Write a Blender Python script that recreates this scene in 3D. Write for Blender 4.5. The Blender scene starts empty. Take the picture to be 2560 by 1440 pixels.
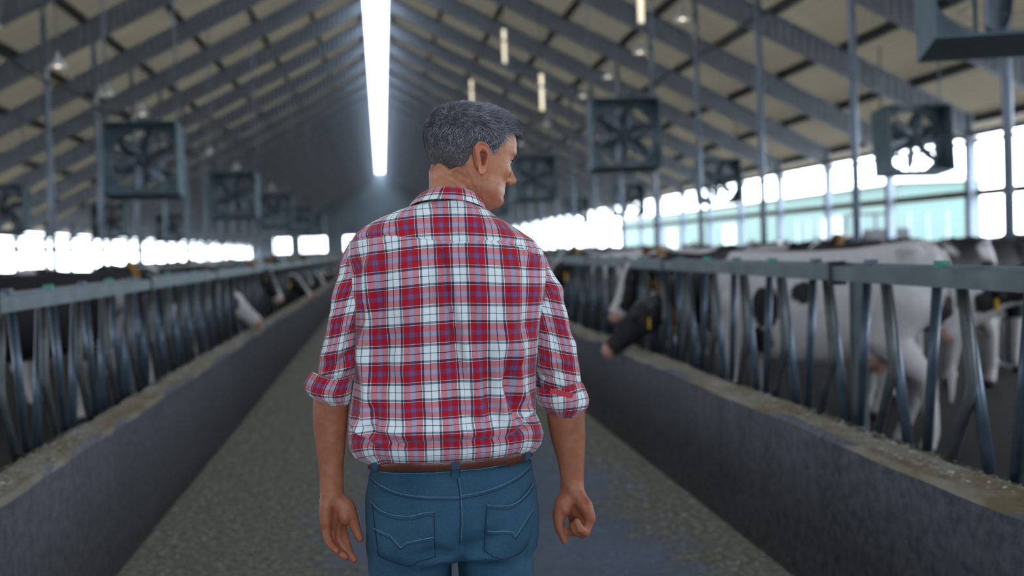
import bpy, math, random
import numpy as np
from mathutils import Vector, Matrix
from mathutils.bvhtree import BVHTree
random.seed(7); rng = np.random.default_rng(7)
SC = bpy.context.scene
COL = SC.collection
PI = math.pi

# ------------------------------------------------------------------ camera, world, exposure
F = 2800.0; ROLL = 2.2; VP = (955.0, 630.0); CH = 1.5
d = np.array([(VP[0]-1280)/F, (720-VP[1])/F, -1.0]); d /= np.linalg.norm(d)
_r = math.radians(ROLL); u = np.array([-math.sin(_r), math.cos(_r), 0]); u -= u.dot(d)*d; u /= np.linalg.norm(u)
CR = np.array([np.cross(d, u), d, u]).T            # camera = CR @ world
cd = bpy.data.cameras.new('camera'); cam = bpy.data.objects.new('camera', cd); COL.objects.link(cam)
M = Matrix.Identity(4)
for i in range(3):
    for j in range(3): M[i][j] = CR.T[i, j]
M.translation = Vector((0, 0, CH)); cam.matrix_world = M
cd.sensor_width = 36; cd.lens = F/2560*36; cd.clip_start = .05; cd.clip_end = 600
YP = 2.3                                            # the man's distance down the alley
cd.dof.use_dof = True; cd.dof.focus_distance = 2.22; cd.dof.aperture_fstop = 2.5; cd.dof.aperture_blades = 0
SC.camera = cam
def at(px, py, Y):
    """the point of the place at distance Y down the barn that the photograph shows at a pixel"""
    v = CR.T @ np.array([(px-1280)/F, (720-py)/F, -1.0])
    t = Y/v[1]
    return np.array([v[0]*t, Y, CH+v[2]*t])

w = bpy.data.worlds.new('sky'); SC.world = w; w.use_nodes = True
bg = w.node_tree.nodes['Background']; bg.inputs[0].default_value = (.80, .90, 1.0, 1); bg.inputs[1].default_value = 10.0
vs = SC.view_settings; vs.view_transform = 'Standard'; vs.look = 'None'; vs.gamma = 1; vs.use_curve_mapping = False; vs.exposure = 0.0
cy = SC.cycles
cy.max_bounces = 6; cy.diffuse_bounces = 4; cy.glossy_bounces = 3; cy.transmission_bounces = 2; cy.transparent_max_bounces = 6
cy.use_denoising = True; cy.sample_clamp_indirect = 8; cy.caustics_reflective = False; cy.caustics_refractive = False

# ------------------------------------------------------------------ building tools
def tag(o, label=None, cat=None, group=None, kind=None):
    if label: o['label'] = label
    if cat: o['category'] = cat
    if group: o['group'] = group
    if kind: o['kind'] = kind
    return o
def empty(name, loc=(0, 0, 0), rz=0):
    o = bpy.data.objects.new(name, None); o.empty_display_size = .1; COL.objects.link(o)
    o.location = loc; o.rotation_euler = (0, 0, rz); return o
def link(name, me, mat, parent=None, smooth=False):
    if smooth and len(me.polygons): me.polygons.foreach_set('use_smooth', [True]*len(me.polygons))
    o = bpy.data.objects.new(name, me); COL.objects.link(o)
    if mat: me.materials.append(mat)
    if parent: o.parent = parent
    return o
def copy_tree(o, parent=None):
    c = o.copy(); COL.objects.link(c); c.parent = parent
    for ch in o.children: copy_tree(ch, c)
    return c
class MB:
    def __init__(s): s.v = []; s.f = []; s.n = 0
    def add(s, v, f):
        v = np.asarray(v, float).reshape(-1, 3); s.v.append(v); s.f += [tuple(i+s.n for i in q) for q in f]; s.n += len(v); return s
    def box(s, x0, x1, y0, y1, z0, z1):
        v = [(x, y, z) for x in (x0, x1) for y in (y0, y1) for z in (z0, z1)]
        return s.add(v, [(0, 1, 3, 2), (4, 6, 7, 5), (0, 4, 5, 1), (2, 3, 7, 6), (0, 2, 6, 4), (1, 5, 7, 3)])
    def bar(s, a, b, w_, h_, up=(0, 0, 1)):
        a = np.array(a, float); b = np.array(b, float); t = b-a; t /= np.linalg.norm(t)
        x = np.cross(t, up)
        if np.linalg.norm(x) < 1e-3: x = np.cross(t, (1, 0, 0))
        x /= np.linalg.norm(x); y = np.cross(x, t); x = x*w_/2; y = y*h_/2
        v = [a-x-y, a+x-y, a+x+y, a-x+y, b-x-y, b+x-y, b+x+y, b-x+y]
        return s.add(v, [(3, 2, 1, 0), (4, 5, 6, 7), (0, 1, 5, 4), (1, 2, 6, 5), (2, 3, 7, 6), (3, 0, 4, 7)])
    def tube(s, pts, r, n=10, cap=True, flat=1.0, side=None):
        pts = [np.array(p, float) for p in pts]; k = len(pts)
        rs = [r]*k if np.isscalar(r) else list(r)
        ref = None; V = []
        for i in range(k):
            t = pts[min(i+1, k-1)]-pts[max(i-1, 0)]; t /= np.linalg.norm(t)+1e-12
            if ref is None:
                ref = np.array(side, float) if side is not None else (np.array((0, 1., 0)) if abs(t[1]) < .9 else np.array((1., 0, 0)))
            x = ref-ref.dot(t)*t; x /= np.linalg.norm(x)+1e-12; ref = x; y = np.cross(t, x)
            for j in range(n):
                a = 2*PI*j/n; V.append(pts[i]+rs[i]*(math.cos(a)*x+math.sin(a)*y*flat))
        Fc = [(i*n+j, i*n+(j+1) % n, (i+1)*n+(j+1) % n, (i+1)*n+j) for i in range(k-1) for j in range(n)]
        if cap: Fc += [tuple(range(n))[::-1], tuple((k-1)*n+j for j in range(n))]
        return s.add(V, Fc)
    def rings(s, R, cap=True, closed=True):
        R = np.asarray(R); k, n, _ = R.shape; m = n if closed else n-1
        Fc = [(i*n+j, i*n+(j+1) % n, (i+1)*n+(j+1) % n, (i+1)*n+j) for i in range(k-1) for j in range(m)]
        if cap and closed: Fc += [tuple(range(n))[::-1], tuple((k-1)*n+j for j in range(n))]
        return s.add(R.reshape(-1, 3), Fc)
    def ball(s, c, r, n=14, m=10):
        r = np.array([r]*3 if np.isscalar(r) else r, float); c = np.array(c, float)
        R = [[c+r*np.array((math.sin(b)*math.cos(a), math.sin(b)*math.sin(a), math.cos(b))) for a in np.linspace(0, 2*PI, n, endpoint=False)] for b in np.linspace(.02, PI-.02, m)]
        return s.rings(R[::-1])
    def capsule(s, pts, rs, n=14, up=None):
        """chain of rounded, tapering segments"""
        pts = [np.array(p, float) for p in pts]
        for p, r in zip(pts, rs): s.ball(p, r, n, 9)
        for i in range(len(pts)-1): s.tube([pts[i], pts[i+1]], [rs[i], rs[i+1]], n)
        return s
    def mesh(s, name):
        me = bpy.data.meshes.new(name); me.from_pydata(np.concatenate(s.v).tolist(), [], s.f); me.update(); return me
    def build(s, name, mat, parent=None, smooth=False):
        return link(name, s.mesh(name), mat, parent, smooth)
def voxel(mb, size, smooth_it=4, fac=.5):
    me = mb.mesh('tmp'); o = bpy.data.objects.new('tmp', me); COL.objects.link(o)
    m = o.modifiers.new('r', 'REMESH'); m.mode = 'VOXEL'; m.voxel_size = size
    if smooth_it:
        k = o.modifiers.new('s', 'SMOOTH'); k.iterations = smooth_it; k.factor = fac
    dg = bpy.context.evaluated_depsgraph_get()
    res = bpy.data.meshes.new_from_object(o.evaluated_get(dg)); bpy.data.objects.remove(o); bpy.data.meshes.remove(me)
    return res
def get_v(me):
    a = np.empty(len(me.vertices)*3); me.vertices.foreach_get('co', a); return a.reshape(-1, 3)
def get_n(me):
    a = np.empty(len(me.vertices)*3); me.vertices.foreach_get('normal', a); return a.reshape(-1, 3)
def set_v(me, v): me.vertices.foreach_set('co', np.asarray(v, float).ravel()); me.update()
def set_col(me, name, c):
    at_ = me.color_attributes.new(name, 'FLOAT_COLOR', 'POINT')
    c4 = np.ones((len(me.vertices), 4)); c4[:, :3] = c; at_.data.foreach_set('color', c4.ravel())
def vnoise(p, seed=0):
    """smooth 3D value noise, p (N,3) -> 0..1"""
    r = np.random.default_rng(seed).random((16, 16, 16)); i = np.floor(p).astype(int); f = p-i; f = f*f*(3-2*f); out = 0
    for a in (0, 1):
        for b in (0, 1):
            for c in (0, 1):
                wgt = (f[:, 0] if a else 1-f[:, 0])*(f[:, 1] if b else 1-f[:, 1])*(f[:, 2] if c else 1-f[:, 2])
                out = out+wgt*r[(i[:, 0]+a) % 16, (i[:, 1]+b) % 16, (i[:, 2]+c) % 16]
    return out

# ------------------------------------------------------------------ materials
def srgb(r, g, b): return tuple(((c/255)/12.92 if c/255 <= .04045 else ((c/255+.055)/1.055)**2.4) for c in (r, g, b))
class NT:
    def __init__(s, name, rough=.6, metal=0.0, spec=.4):
        s.m = bpy.data.materials.new(name); s.m.use_nodes = True; s.t = s.m.node_tree; s.b = s.t.nodes['Principled BSDF']
        s.b.inputs['Roughness'].default_value = rough; s.b.inputs['Metallic'].default_value = metal; s.b.inputs['Specular IOR Level'].default_value = spec
    def n(s, ty, **k):
        x = s.t.nodes.new(ty)
        for a, b in k.items(): setattr(x, a, b)
        return x
    def l(s, a, b): s.t.links.new(a, b)
    def coord(s, kind='Object', scale=(1, 1, 1)):
        c = s.n('ShaderNodeTexCoord'); m = s.n('ShaderNodeMapping'); m.inputs['Scale'].default_value = scale
        s.l(c.outputs[kind], m.inputs[0]); return m.outputs[0]
    def noise(s, vec, scale, detail=4, rough=.55, out='Fac'):
        x = s.n('ShaderNodeTexNoise'); x.inputs['Scale'].default_value = scale; x.inputs['Detail'].default_value = detail; x.inputs['Roughness'].default_value = rough
        s.l(vec, x.inputs['Vector']); return x.outputs[out]
    def ramp(s, fac, stops, interp='LINEAR'):
        x = s.n('ShaderNodeValToRGB'); x.color_ramp.interpolation = interp; e = x.color_ramp.elements
        while len(e) > 1: e.remove(e[0])
        for i, (p, c) in enumerate(stops):
            if np.isscalar(c): c = (c, c, c)
            el = e[0] if i == 0 else e.new(p)
            el.position = p; el.color = (*c[:3], 1)
        s.l(fac, x.inputs[0]); return x.outputs[0]
    def mix(s, fac, a, b, mode='MIX'):
        x = s.n('ShaderNodeMix'); x.data_type = 'RGBA'; x.blend_type = mode
        for so, va in ((x.inputs[0], fac), (x.inputs[6], a), (x.inputs[7], b)):
            if isinstance(va, (int, float)): so.default_value = va
            elif isinstance(va, tuple): so.default_value = (*va[:3], 1)
            else: s.l(va, so)
        return x.outputs[2]
    def math(s, op, a, b=None, c=None):
        x = s.n('ShaderNodeMath'); x.operation = op
        for i, va in enumerate((a, b, c)):
            if va is None: continue
            if isinstance(va, (int, float)): x.inputs[i].default_value = va
            else: s.l(va, x.inputs[i])
        return x.outputs[0]
    def color(s, c):
        if isinstance(c, tuple): s.b.inputs['Base Color'].default_value = (*c[:3], 1)
        else: s.l(c, s.b.inputs['Base Color'])
        return s
    def bump(s, h, strength=.3, dist=.01):
        x = s.n('ShaderNodeBump'); x.inputs['Strength'].default_value = strength; x.inputs['Distance'].default_value = dist
        s.l(h, x.inputs['Height']); s.l(x.outputs[0], s.b.inputs['Normal']); return s
def simple(name, c, rough=.6, metal=0., nscale=6, var=.25, spec=.4, bump=0):
    n = NT(name, rough, metal, spec); v = n.coord()
    f = n.noise(v, nscale); n.color(n.ramp(f, [(.3, tuple(x*(1-var) for x in c)), (.7, tuple(x*(1+var) for x in c))]))
    if bump: n.bump(n.noise(v, nscale*6), bump)
    return n.m
MT = {}
MT['galv'] = simple('galvanised_steel', srgb(84, 98, 112), .4, .55, 9, .25)
MT['galv_rail'] = simple('galvanised_rail', srgb(104, 114, 120), .5, .35, 5, .25)
MT['tube'] = simple('worn_steel_tube', srgb(84, 88, 90), .5, .45, 8, .35)
MT['darkpipe'] = simple('dark_pipe', srgb(38, 40, 50), .4, .4, 5, .25)
MT['post'] = simple('grey_painted_post', srgb(128, 140, 156), .45, .3, 3, .15)
MT['beam'] = simple('grey_painted_beam', srgb(150, 158, 172), .45, 0, 2, .12)
MT['purlin'] = simple('dark_purlin', srgb(66, 66, 70), .6, .2, 2, .2)
MT['fanbox'] = simple('fan_housing_grey', srgb(96, 114, 124), .5, .3, 3, .15)
MT['fanblade'] = simple('fan_blade_pale', srgb(112, 122, 134), .35, .4, 3, .1)
MT['black'] = simple('black_rubber', srgb(28, 29, 33), .5, 0, 5, .2)
MT['brown_rail'] = simple('brown_timber_rail', srgb(96, 62, 50), .7, 0, 4, .25)
MT['teal_cap'] = simple('teal_plastic_cap', srgb(60, 140, 130), .5, 0, 5, .2)
MT['lamp_white'] = simple('white_enamel', srgb(225, 230, 238), .3, 0, 5, .05)
MT['orange'] = simple('collar_webbing', srgb(128, 92, 36), .6, 0, 30, .15)
MT['yellow'] = simple('yellow_tag_plastic', srgb(205, 165, 40), .45, 0, 10, .08)
MT['brick'] = simple('pale_render', srgb(150, 150, 150), .9, 0, 2, .1)
def emis(name, c, st):
    n = NT(name); n.b.inputs['Emission Color'].default_value = (*c, 1); n.b.inputs['Emission Strength'].default_value = st; n.color(c); return n.m
MT['glow_strip'] = emis('glowing_strip', srgb(240, 228, 200), 1.3)  # added glow for hanging strips that daylight shines through, not lamps
MT['bulb'] = emis('lit_bulb', srgb(255, 240, 205), 6.0)

def m_concrete_wall():
    n = NT('feed_wall_concrete', .85); v = n.coord('Object', (.6, .6, .25)); big = n.noise(v, 1.6, 5, .6)
    st = n.noise(n.coord('Object', (1, 5, .35)), 3.0, 4, .6); fine = n.noise(n.coord(), 22, 5, .7)
    c = n.mix(n.ramp(big, [(.35, 0.), (.65, 1.)]), srgb(94, 96, 110), srgb(66, 72, 88))
    c = n.mix(n.ramp(st, [(.45, 0.), (.7, .6)]), c, srgb(62, 60, 60))
    g = n.n('ShaderNodeNewGeometry'); sp = n.n('ShaderNodeSeparateXYZ'); n.l(g.outputs['Position'], sp.inputs[0])
    low = n.math('MULTIPLY', n.ramp(sp.outputs['Z'], [(0., 1.), (.5, 0.)]), n.ramp(big, [(.3, 1.), (.7, .3)]))
    c = n.mix(low, c, srgb(58, 52, 44))                                        # silage stain near the floor
    c = n.mix(.45, c, n.ramp(fine, [(.35, srgb(50, 52, 58)), (.65, srgb(120, 118, 118))]))
    nz = n.n('ShaderNodeSeparateXYZ'); n.l(g.outputs['Normal'], nz.inputs[0])
    topm = n.math('MULTIPLY', n.math('GREATER_THAN', nz.outputs['Z'], .7), 1.0)
    dust = n.ramp(n.noise(n.coord('Object', (1, .35, 1)), 6, 5, .7), [(.4, srgb(128, 122, 112)), (.6, srgb(100, 86, 62))])
    c = n.mix(topm, c, dust)
    n.color(c).bump(fine, .5, .006); return n.m
MT['wall'] = m_concrete_wall()
def m_floor():
    n = NT('alley_concrete', .85, 0, .12); g = n.n('ShaderNodeNewGeometry'); sp = n.n('ShaderNodeSeparateXYZ'); n.l(g.outputs['Position'], sp.inputs[0])
    v = n.coord(); a = n.noise(v, .9, 5, .6); fine = n.noise(v, 26, 5, .75); mid = n.noise(v, 7, 4, .6)
    con = n.mix(n.ramp(a, [(.35, 0.), (.65, 1.)]), srgb(98, 106, 128), srgb(82, 88, 106))
    con = n.mix(.4, con, n.ramp(fine, [(.35, srgb(66, 70, 82)), (.7, srgb(120, 124, 130))]))
    feed = n.ramp(fine, [(.32, srgb(66, 62, 54)), (.5, srgb(100, 97, 88)), (.62, srgb(130, 127, 116)), (.75, srgb(166, 168, 164))])
    # feed dust lies thick along both kerbs and thins towards the driving lane
    dl = n.math('ABSOLUTE', n.math('SUBTRACT', sp.outputs['X'], .55))
    edge = n.math('ADD', n.math('MULTIPLY', dl, .75), n.math('MULTIPLY', n.math('SUBTRACT', mid, .5), .9))
    edge = n.math('ADD', edge, n.math('MULTIPLY', n.math('SUBTRACT', a, .5), .8))
    far = n.math('MULTIPLY', n.math('MINIMUM', sp.outputs['Y'], 16.), .025)
    edge = n.math('ADD', edge, far)
    mk = n.ramp(edge, [(.60, 0.), (.84, 1.)])
    c = n.mix(mk, con, feed)
    pen = n.math('GREATER_THAN', n.math('ABSOLUTE', n.math('SUBTRACT', sp.outputs['X'], .2)), 1.75)
    c = n.mix(pen, c, n.ramp(mid, [(.3, srgb(20, 18, 17)), (.7, srgb(38, 32, 28))]))
    n.color(c).bump(n.mix(.5, fine, n.noise(v, 60, 3, .7)), .7, .01); return n.m
MT['floor'] = m_floor()
def m_roof():
    n = NT('roof_sheet', .7); v = n.coord(); a = n.noise(v, .25, 3)
    c = n.ramp(a, [(.3, srgb(124, 115, 100)), (.7, srgb(144, 134, 114))])
    wv = n.n('ShaderNodeTexWave'); wv.inputs['Scale'].default_value = 1.6; wv.bands_direction = 'X'; wv.inputs['Distortion'].default_value = 0; n.l(v, wv.inputs['Vector'])
    n.color(c).bump(wv.outputs['Fac'], .5, .04)
    # slight translucency added to brighten the underside of the roof
    tr = n.n('ShaderNodeBsdfTranslucent'); n.l(c, tr.inputs[0]); mx = n.n('ShaderNodeMixShader'); mx.inputs[0].default_value = .06
    o = n.t.nodes['Material Output']; n.l(n.b.outputs[0], mx.inputs[1]); n.l(tr.outputs[0], mx.inputs[2]); n.l(mx.outputs[0], o.inputs[0]); return n.m
MT['roof'] = m_roof()
def m_skylight():
    m = bpy.data.materials.new('clear_ridge_sheet'); m.use_nodes = True; t = m.node_tree; t.nodes.clear()
    o = t.nodes.new('ShaderNodeOutputMaterial'); a = t.nodes.new('ShaderNodeBsdfTransparent'); b = t.nodes.new('ShaderNodeBsdfTranslucent'); mx = t.nodes.new('ShaderNodeMixShader')
    a.inputs[0].default_value = (.95, .98, 1, 1); b.inputs[0].default_value = (.9, .95, 1, 1); mx.inputs[0].default_value = .55
    t.links.new(a.outputs[0], mx.inputs[1]); t.links.new(b.outputs[0], mx.inputs[2]); t.links.new(mx.outputs[0], o.inputs[0]); return m
MT['sky'] = m_skylight()
def vcol(name, rough=.7, spec=.3, nscale=40, var=.15, bump=.2, bd=.004):
    n = NT(name, rough, 0, spec); a = n.n('ShaderNodeVertexColor'); a.layer_name = 'Col'
    f = n.noise(n.coord(), nscale, 4); n.color(n.mix(1., a.outputs[0], n.ramp(f, [(.3, 1-var), (.7, 1+0*var)]), 'MULTIPLY'))
    if bump: n.bump(f, bump, bd)
    return n.m
MT['cow'] = vcol('cow_hide', .6, .25, 30, .15, .2, .01)
#PART2

# ------------------------------------------------------------------ the barn
XR = .12; XSS = {-1: 15.0, 1: 13.05}; XS = 13.05; XL = 15.0; RS = .505; RH = 10.85; Y0 = -9.0; Y1 = 131.5; GAP = .43
def rz(x): return RH-RS*abs(x-XR)
GRID = [-4.35+4*k for k in range(34)]                 # frame lines
mb = MB(); mb.add([(-45, -40, 0), (60, -40, 0), (60, 170, 0), (-45, 170, 0)], [(0, 1, 2, 3)]); ygp = mb
gnd = NT('pale_yard_gravel', .9); gnd.color(gnd.ramp(gnd.noise(gnd.coord(), 1.2, 4), [(.3, srgb(150, 146, 138)), (.7, srgb(176, 172, 164))]))
mb2 = MB(); mb2.add([(-45, -40, -.02), (60, -40, -.02), (60, 170, -.02), (-45, 170, -.02)], [(0, 1, 2, 3)])
tag(mb2.build('floor_yard', gnd.m), kind='structure')
mb = MB(); mb.box(XR-XL, XR+XS, Y0, Y1, -.015, 0); tag(mb.build('floor', MT['floor']), kind='structure')
for sgn, side in ((-1, 'left'), (1, 'right')):
    mb = MB(); xa = XR+sgn*GAP; xb = XR+sgn*(XSS[sgn]+.75)
    a, b = rz(xa), rz(xb); t = .07
    v = [(xa, Y0, a), (xb, Y0, b), (xb, Y1, b), (xa, Y1, a)]
    mb.add(v, [(0, 1, 2, 3)])
    tag(mb.build('ceiling_'+side, MT['roof']), kind='structure')
mb = MB()                                             # clear ridge sheet on a low curved cap
for i in range(6):
    a0 = PI*i/6; a1 = PI*(i+1)/6; zc = rz(XR+GAP)+.12
    p = [(XR+GAP*1.15*math.cos(a0), zc+.25*math.sin(a0)), (XR+GAP*1.15*math.cos(a1), zc+.25*math.sin(a1))]
    mb.add([(p[0][0], Y0, p[0][1]), (p[1][0], Y0, p[1][1]), (p[1][0], Y1, p[1][1]), (p[0][0], Y1, p[0][1])], [(0, 1, 2, 3)])
tag(mb.build('window_1', MT['sky'], smooth=True), kind='structure')
# side walls: a low concrete wall, open above it
for sgn, side in ((-1, 'left'), (1, 'right')):
    mb = MB(); x = XR+sgn*(XSS[sgn]+.05); mb.box(min(x, x+sgn*.15), max(x, x+sgn*.15), Y0, Y1, -.01, 1.05)
    tag(mb.build('wall_'+side, MT['brick']), kind='structure')
# unseen end wall added behind the camera to dim the light, driveway left open
mb = MB(); x0, x1 = XR-XL-.1, XR+XS+.1; ow = 2.8; oh = 4.2
for v in ([(x0, 0), (XR-ow, 0), (XR-ow, oh), (XR-ow, rz(XR-ow)), (x0, rz(x0))], [(XR+ow, 0), (x1, 0), (x1, rz(x1)), (XR+ow, rz(XR+ow))], [(XR-ow, oh), (XR+ow, oh), (XR+ow, rz(XR+ow)), (XR, RH), (XR-ow, rz(XR-ow))]):
    k = len(v); mb.add([(a, Y0, b) for a, b in v]+[(a, Y0-.15, b) for a, b in v], [tuple(range(k)), tuple(range(2*k-1, k-1, -1))]+[(i, (i+1) % k, k+(i+1) % k, k+i) for i in range(k)])
gab0 = NT('end_wall_sheet', .8); gab0.color(gab0.ramp(gab0.noise(gab0.coord(), .5), [(.3, srgb(120, 124, 128)), (.7, srgb(140, 144, 148))]))
tag(mb.build('wall_front', gab0.m), kind='structure')
# far gable with a big pale door
gab = NT('gable_sheet', .8); gab.color(gab.ramp(gab.noise(gab.coord(), .5), [(.3, srgb(112, 124, 136)), (.7, srgb(130, 142, 154))]))
mb = MB(); x0, x1 = XR-XL-.1, XR+XS+.1; zb = rz(x1); za = rz(x0)
zw0, zw1 = 1.75, 3.45; mb.box(x0, x1, Y1, Y1+.2, 0, zw0)
mb.add([(x0, Y1, zw1-.3), (x0+.9, Y1, zw1), (x1, Y1, zw1), (x1, Y1, zb), (XR, Y1, RH), (x0, Y1, za)], [(0, 1, 2, 3, 4, 5)])
for a_, b_ in ((x0, -12.3), (-10.4, -9.3), (-6.4, -4.3), (-2.9, x1)): mb.box(a_, b_, Y1, Y1+.2, zw0, zw1)
tag(mb.build('wall_back', gab.m), kind='structure')
mb = MB(); mb.box(XR-2.6, XR+2.6, Y1-.12, Y1-.02, 0, 4.6); mb.box(XR-2.75, XR-2.6, Y1-.18, Y1, 0, 4.75); mb.box(XR+2.6, XR+2.75, Y1-.18, Y1, 0, 4.75); mb.box(XR-2.75, XR+2.75, Y1-.18, Y1, 4.6, 4.75)
tag(mb.build('door_1', simple('gable_door', srgb(128, 142, 156), .6, 0, 2, .08)), kind='structure')

ORD = ['first', 'second', 'third', 'fourth', 'fifth', 'sixth', 'seventh', 'eighth', 'ninth', 'tenth', 'eleventh', 'twelfth', 'thirteenth', 'fourteenth', 'fifteenth', 'sixteenth', 'seventeenth', 'eighteenth', 'nineteenth', 'twentieth']
def nth(i):
    if i < 20: return ORD[i]
    t = ('twenty', 'thirty')[(i+1)//10-2]; r = (i+1) % 10
    return t+'-'+ORD[r-1] if r else {'twenty': 'twentieth', 'thirty': 'thirtieth'}[t]
# rafters: I-beams with a corrugated web, running from the ridge down to the side columns
def make_rafter(sgn):
    root = empty('roof_rafter'); xa = GAP+.05; xb = XSS[sgn]-.1; D = .52; top = -.22
    z = lambda x: RH-RS*x
    mb = MB(); n = int((xb-xa)/.045); V = []; Fc = []
    for i in range(n+1):
        x = xa+(xb-xa)*i/n; yy = (-.022, -.022, .022, .022)[i % 4]
        V += [(sgn*x, yy, z(x)+top-.02), (sgn*x, yy, z(x)+top-D+.02)]
    Fc = [(2*i, 2*i+1, 2*i+3, 2*i+2) for i in range(n)]; mb.add(V, Fc); mb.build('web', MT['beam'], root)
    for nm, dz in (('top_flange', 0), ('bottom_flange', -D)):
        mb = MB(); mb.bar((sgn*xa, 0, z(xa)+top+dz), (sgn*xb, 0, z(xb)+top+dz), .2, .018); mb.build(nm, MT['beam'], root)
    mb = MB(); mb.box(min(sgn*(xb-.02), sgn*(xb+.02)), max(sgn*(xb-.02), sgn*(xb+.02)), -.11, .11, z(xb)+top-D-.04, z(xb)+top+.02); mb.build('end_plate', MT['beam'], root)
    mb = MB(); mb.box(min(sgn*(xa-.02), sgn*(xa+.02)), max(sgn*(xa-.02), sgn*(xa+.02)), -.11, .11, z(xa)+top-D-.04, z(xa)+top+.02); mb.build('ridge_plate', MT['beam'], root)
    return root
for sgn, side in ((-1, 'left'), (1, 'right')):
    proto = None
    for i, y in enumerate(GRID):
        o = proto = make_rafter(sgn) if proto is None else copy_tree(proto)
        o.location = (XR, y, 0)
        if i < 20: tag(o, 'grey steel rafter with corrugated web on the %s roof slope, %s from the camera end' % (side, nth(i)), 'rafter', 'rafters of the %s roof slope' % side)
        else: tag(o, 'grey steel rafter far down the barn on the %s roof slope, small and blurred' % side, 'rafter', 'rafters far down the %s roof slope' % side)
# purlins
for sgn, side in ((-1, 'left'), (1, 'right')):
    xs = np.arange(9 if sgn > 0 else 10)*1.585+GAP+.15
    for i, x in enumerate(xs):
        mb = MB(); zz = RH-RS*x
        X = XR+sgn*x
        mb.box(X-.035, X+.035, Y0+.1, Y1-.1, zz-.215, zz-.02); mb.box(X-.07, X+.07, Y0+.1, Y1-.1, zz-.222, zz-.205)
        o = mb.build('roof_purlin', MT['purlin'])
        tag(o, 'dark steel purlin along the %s roof slope, %s down from the ridge light' % (side, nth(i)), 'purlin', 'purlins of the %s roof slope' % side)
# side columns, eave beam and curtain rail
for sgn, side in ((-1, 'left'), (1, 'right')):
    X = XR+sgn*XSS[sgn]; proto = None; zr = 2.28 if sgn > 0 else 2.05
    for i, y in enumerate(GRID):
        if proto is None:
            root = proto = empty('side_column'); zt = rz(X)-.70
            mb = MB(); mb.box(-.09, .09, -.1, -.085, 0, zt); mb.box(-.09, .09, .085, .1, 0, zt); mb.box(-.006, .006, -.09, .09, 0, zt); mb.build('shaft', MT['post'], root)
            mb = MB(); mb.box(-.14, .14, -.16, .16, zt-.02, zt+.03); mb.build('head_plate', MT['beam'], root)
            mb = MB(); mb.box(-.15, .15, -.15, .15, 0, .03); mb.build('base_plate', MT['beam'], root)
        else: root = copy_tree(proto)
        root.location = (X-sgn*.1, y, 0)
        if i < 20: tag(root, 'pale steel H column in the open %s side of the barn, %s from the camera end' % (side, nth(i)), 'column', '%s side columns' % side)
        else: tag(root, 'pale steel H column far down the open %s side of the barn' % side, 'column', 'far %s side columns' % side)
    zt = rz(X)-.70
    mb = MB(); mb.box(X-.04, X+.04, Y0, Y1-.05, zt+.05, zt+.2); tag(mb.build('eave_beam', MT['beam']), 'long grey eave beam on top of the %s side columns' % side, 'beam')
    mb = MB(); mb.box(X-.03+sgn*.05, X+.03+sgn*.05, Y0, Y1-.05, zr, zr+.16); tag(mb.build('side_rail', MT['brown_rail']), 'long brown rail crossing the open %s side at mid height' % side, 'rail')
    mb = MB(); mb.box(X-.03+sgn*.05, X+.03+sgn*.05, Y0, Y1-.05, zt-.1, zt-.02); tag(mb.build('side_rail', MT['brown_rail']), 'thin brown rail just below the %s eave' % side, 'rail')
# slender inner posts
PG = [3.65+4*k for k in range(31)]
for X, side in ((-6.6, 'left'), (6.88, 'right')):
    proto = None
    for i, y in enumerate(PG):
        if proto is None:
            root = proto = empty('inner_post'); zt = rz(X)-.745
            mb = MB(); mb.tube([(0, 0, 0), (0, 0, zt)], .057, 12); mb.build('shaft', MT['post'], root, True)
            mb = MB(); mb.box(-.1, .1, -.1, .1, 0, .02); mb.build('base_plate', MT['post'], root)
            mb = MB(); mb.box(-.1, .1, -.1, .1, zt-.01, zt+.015); mb.box(-.02, .02, -.09, .09, zt-.25, zt-.01); mb.build('head_bracket', MT['beam'], root)
        else: root = copy_tree(proto)
        root.location = (X, y, 0)
        if i < 16: tag(root, 'slender grey post among the cows on the %s, %s from the camera end' % (side, nth(i)), 'post', '%s inner posts' % side)
        else: tag(root, 'slender grey post far down the %s side of the barn' % side, 'post', 'far %s inner posts' % side)
    # cable pipe hung along the post line
    mb = MB(); zc = 5.55 if X > 0 else 5.15; pts = [(X+(.12 if X > 0 else .1), y, zc+.04*math.sin(y*1.3)) for y in np.arange(Y0+1, Y1-1, 1.0)]
    mb.tube(pts, .03, 6); tag(mb.build('cable_pipe', MT['black'], smooth=True), 'dark cable pipe strung along the %s row of inner posts' % side, 'pipe')
# wind braces under the left and right roof
for sgn, side, y, xa, xb in ((-1, 'left', 15.65, 4.3, 7.6), (1, 'right', 11.65, 3.4, 8.3)):
    mb = MB(); za = rz(XR+sgn*xa)-.8; zb2 = rz(XR+sgn*xb)-.8
    mb.tube([(XR+sgn*xa, y, za), (XR+sgn*xb, y+8, zb2)], .04, 8)
    tag(mb.build('roof_brace', MT['post'], smooth=True), 'slanting grey tube brace under the %s roof slope' % side, 'brace')

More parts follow.
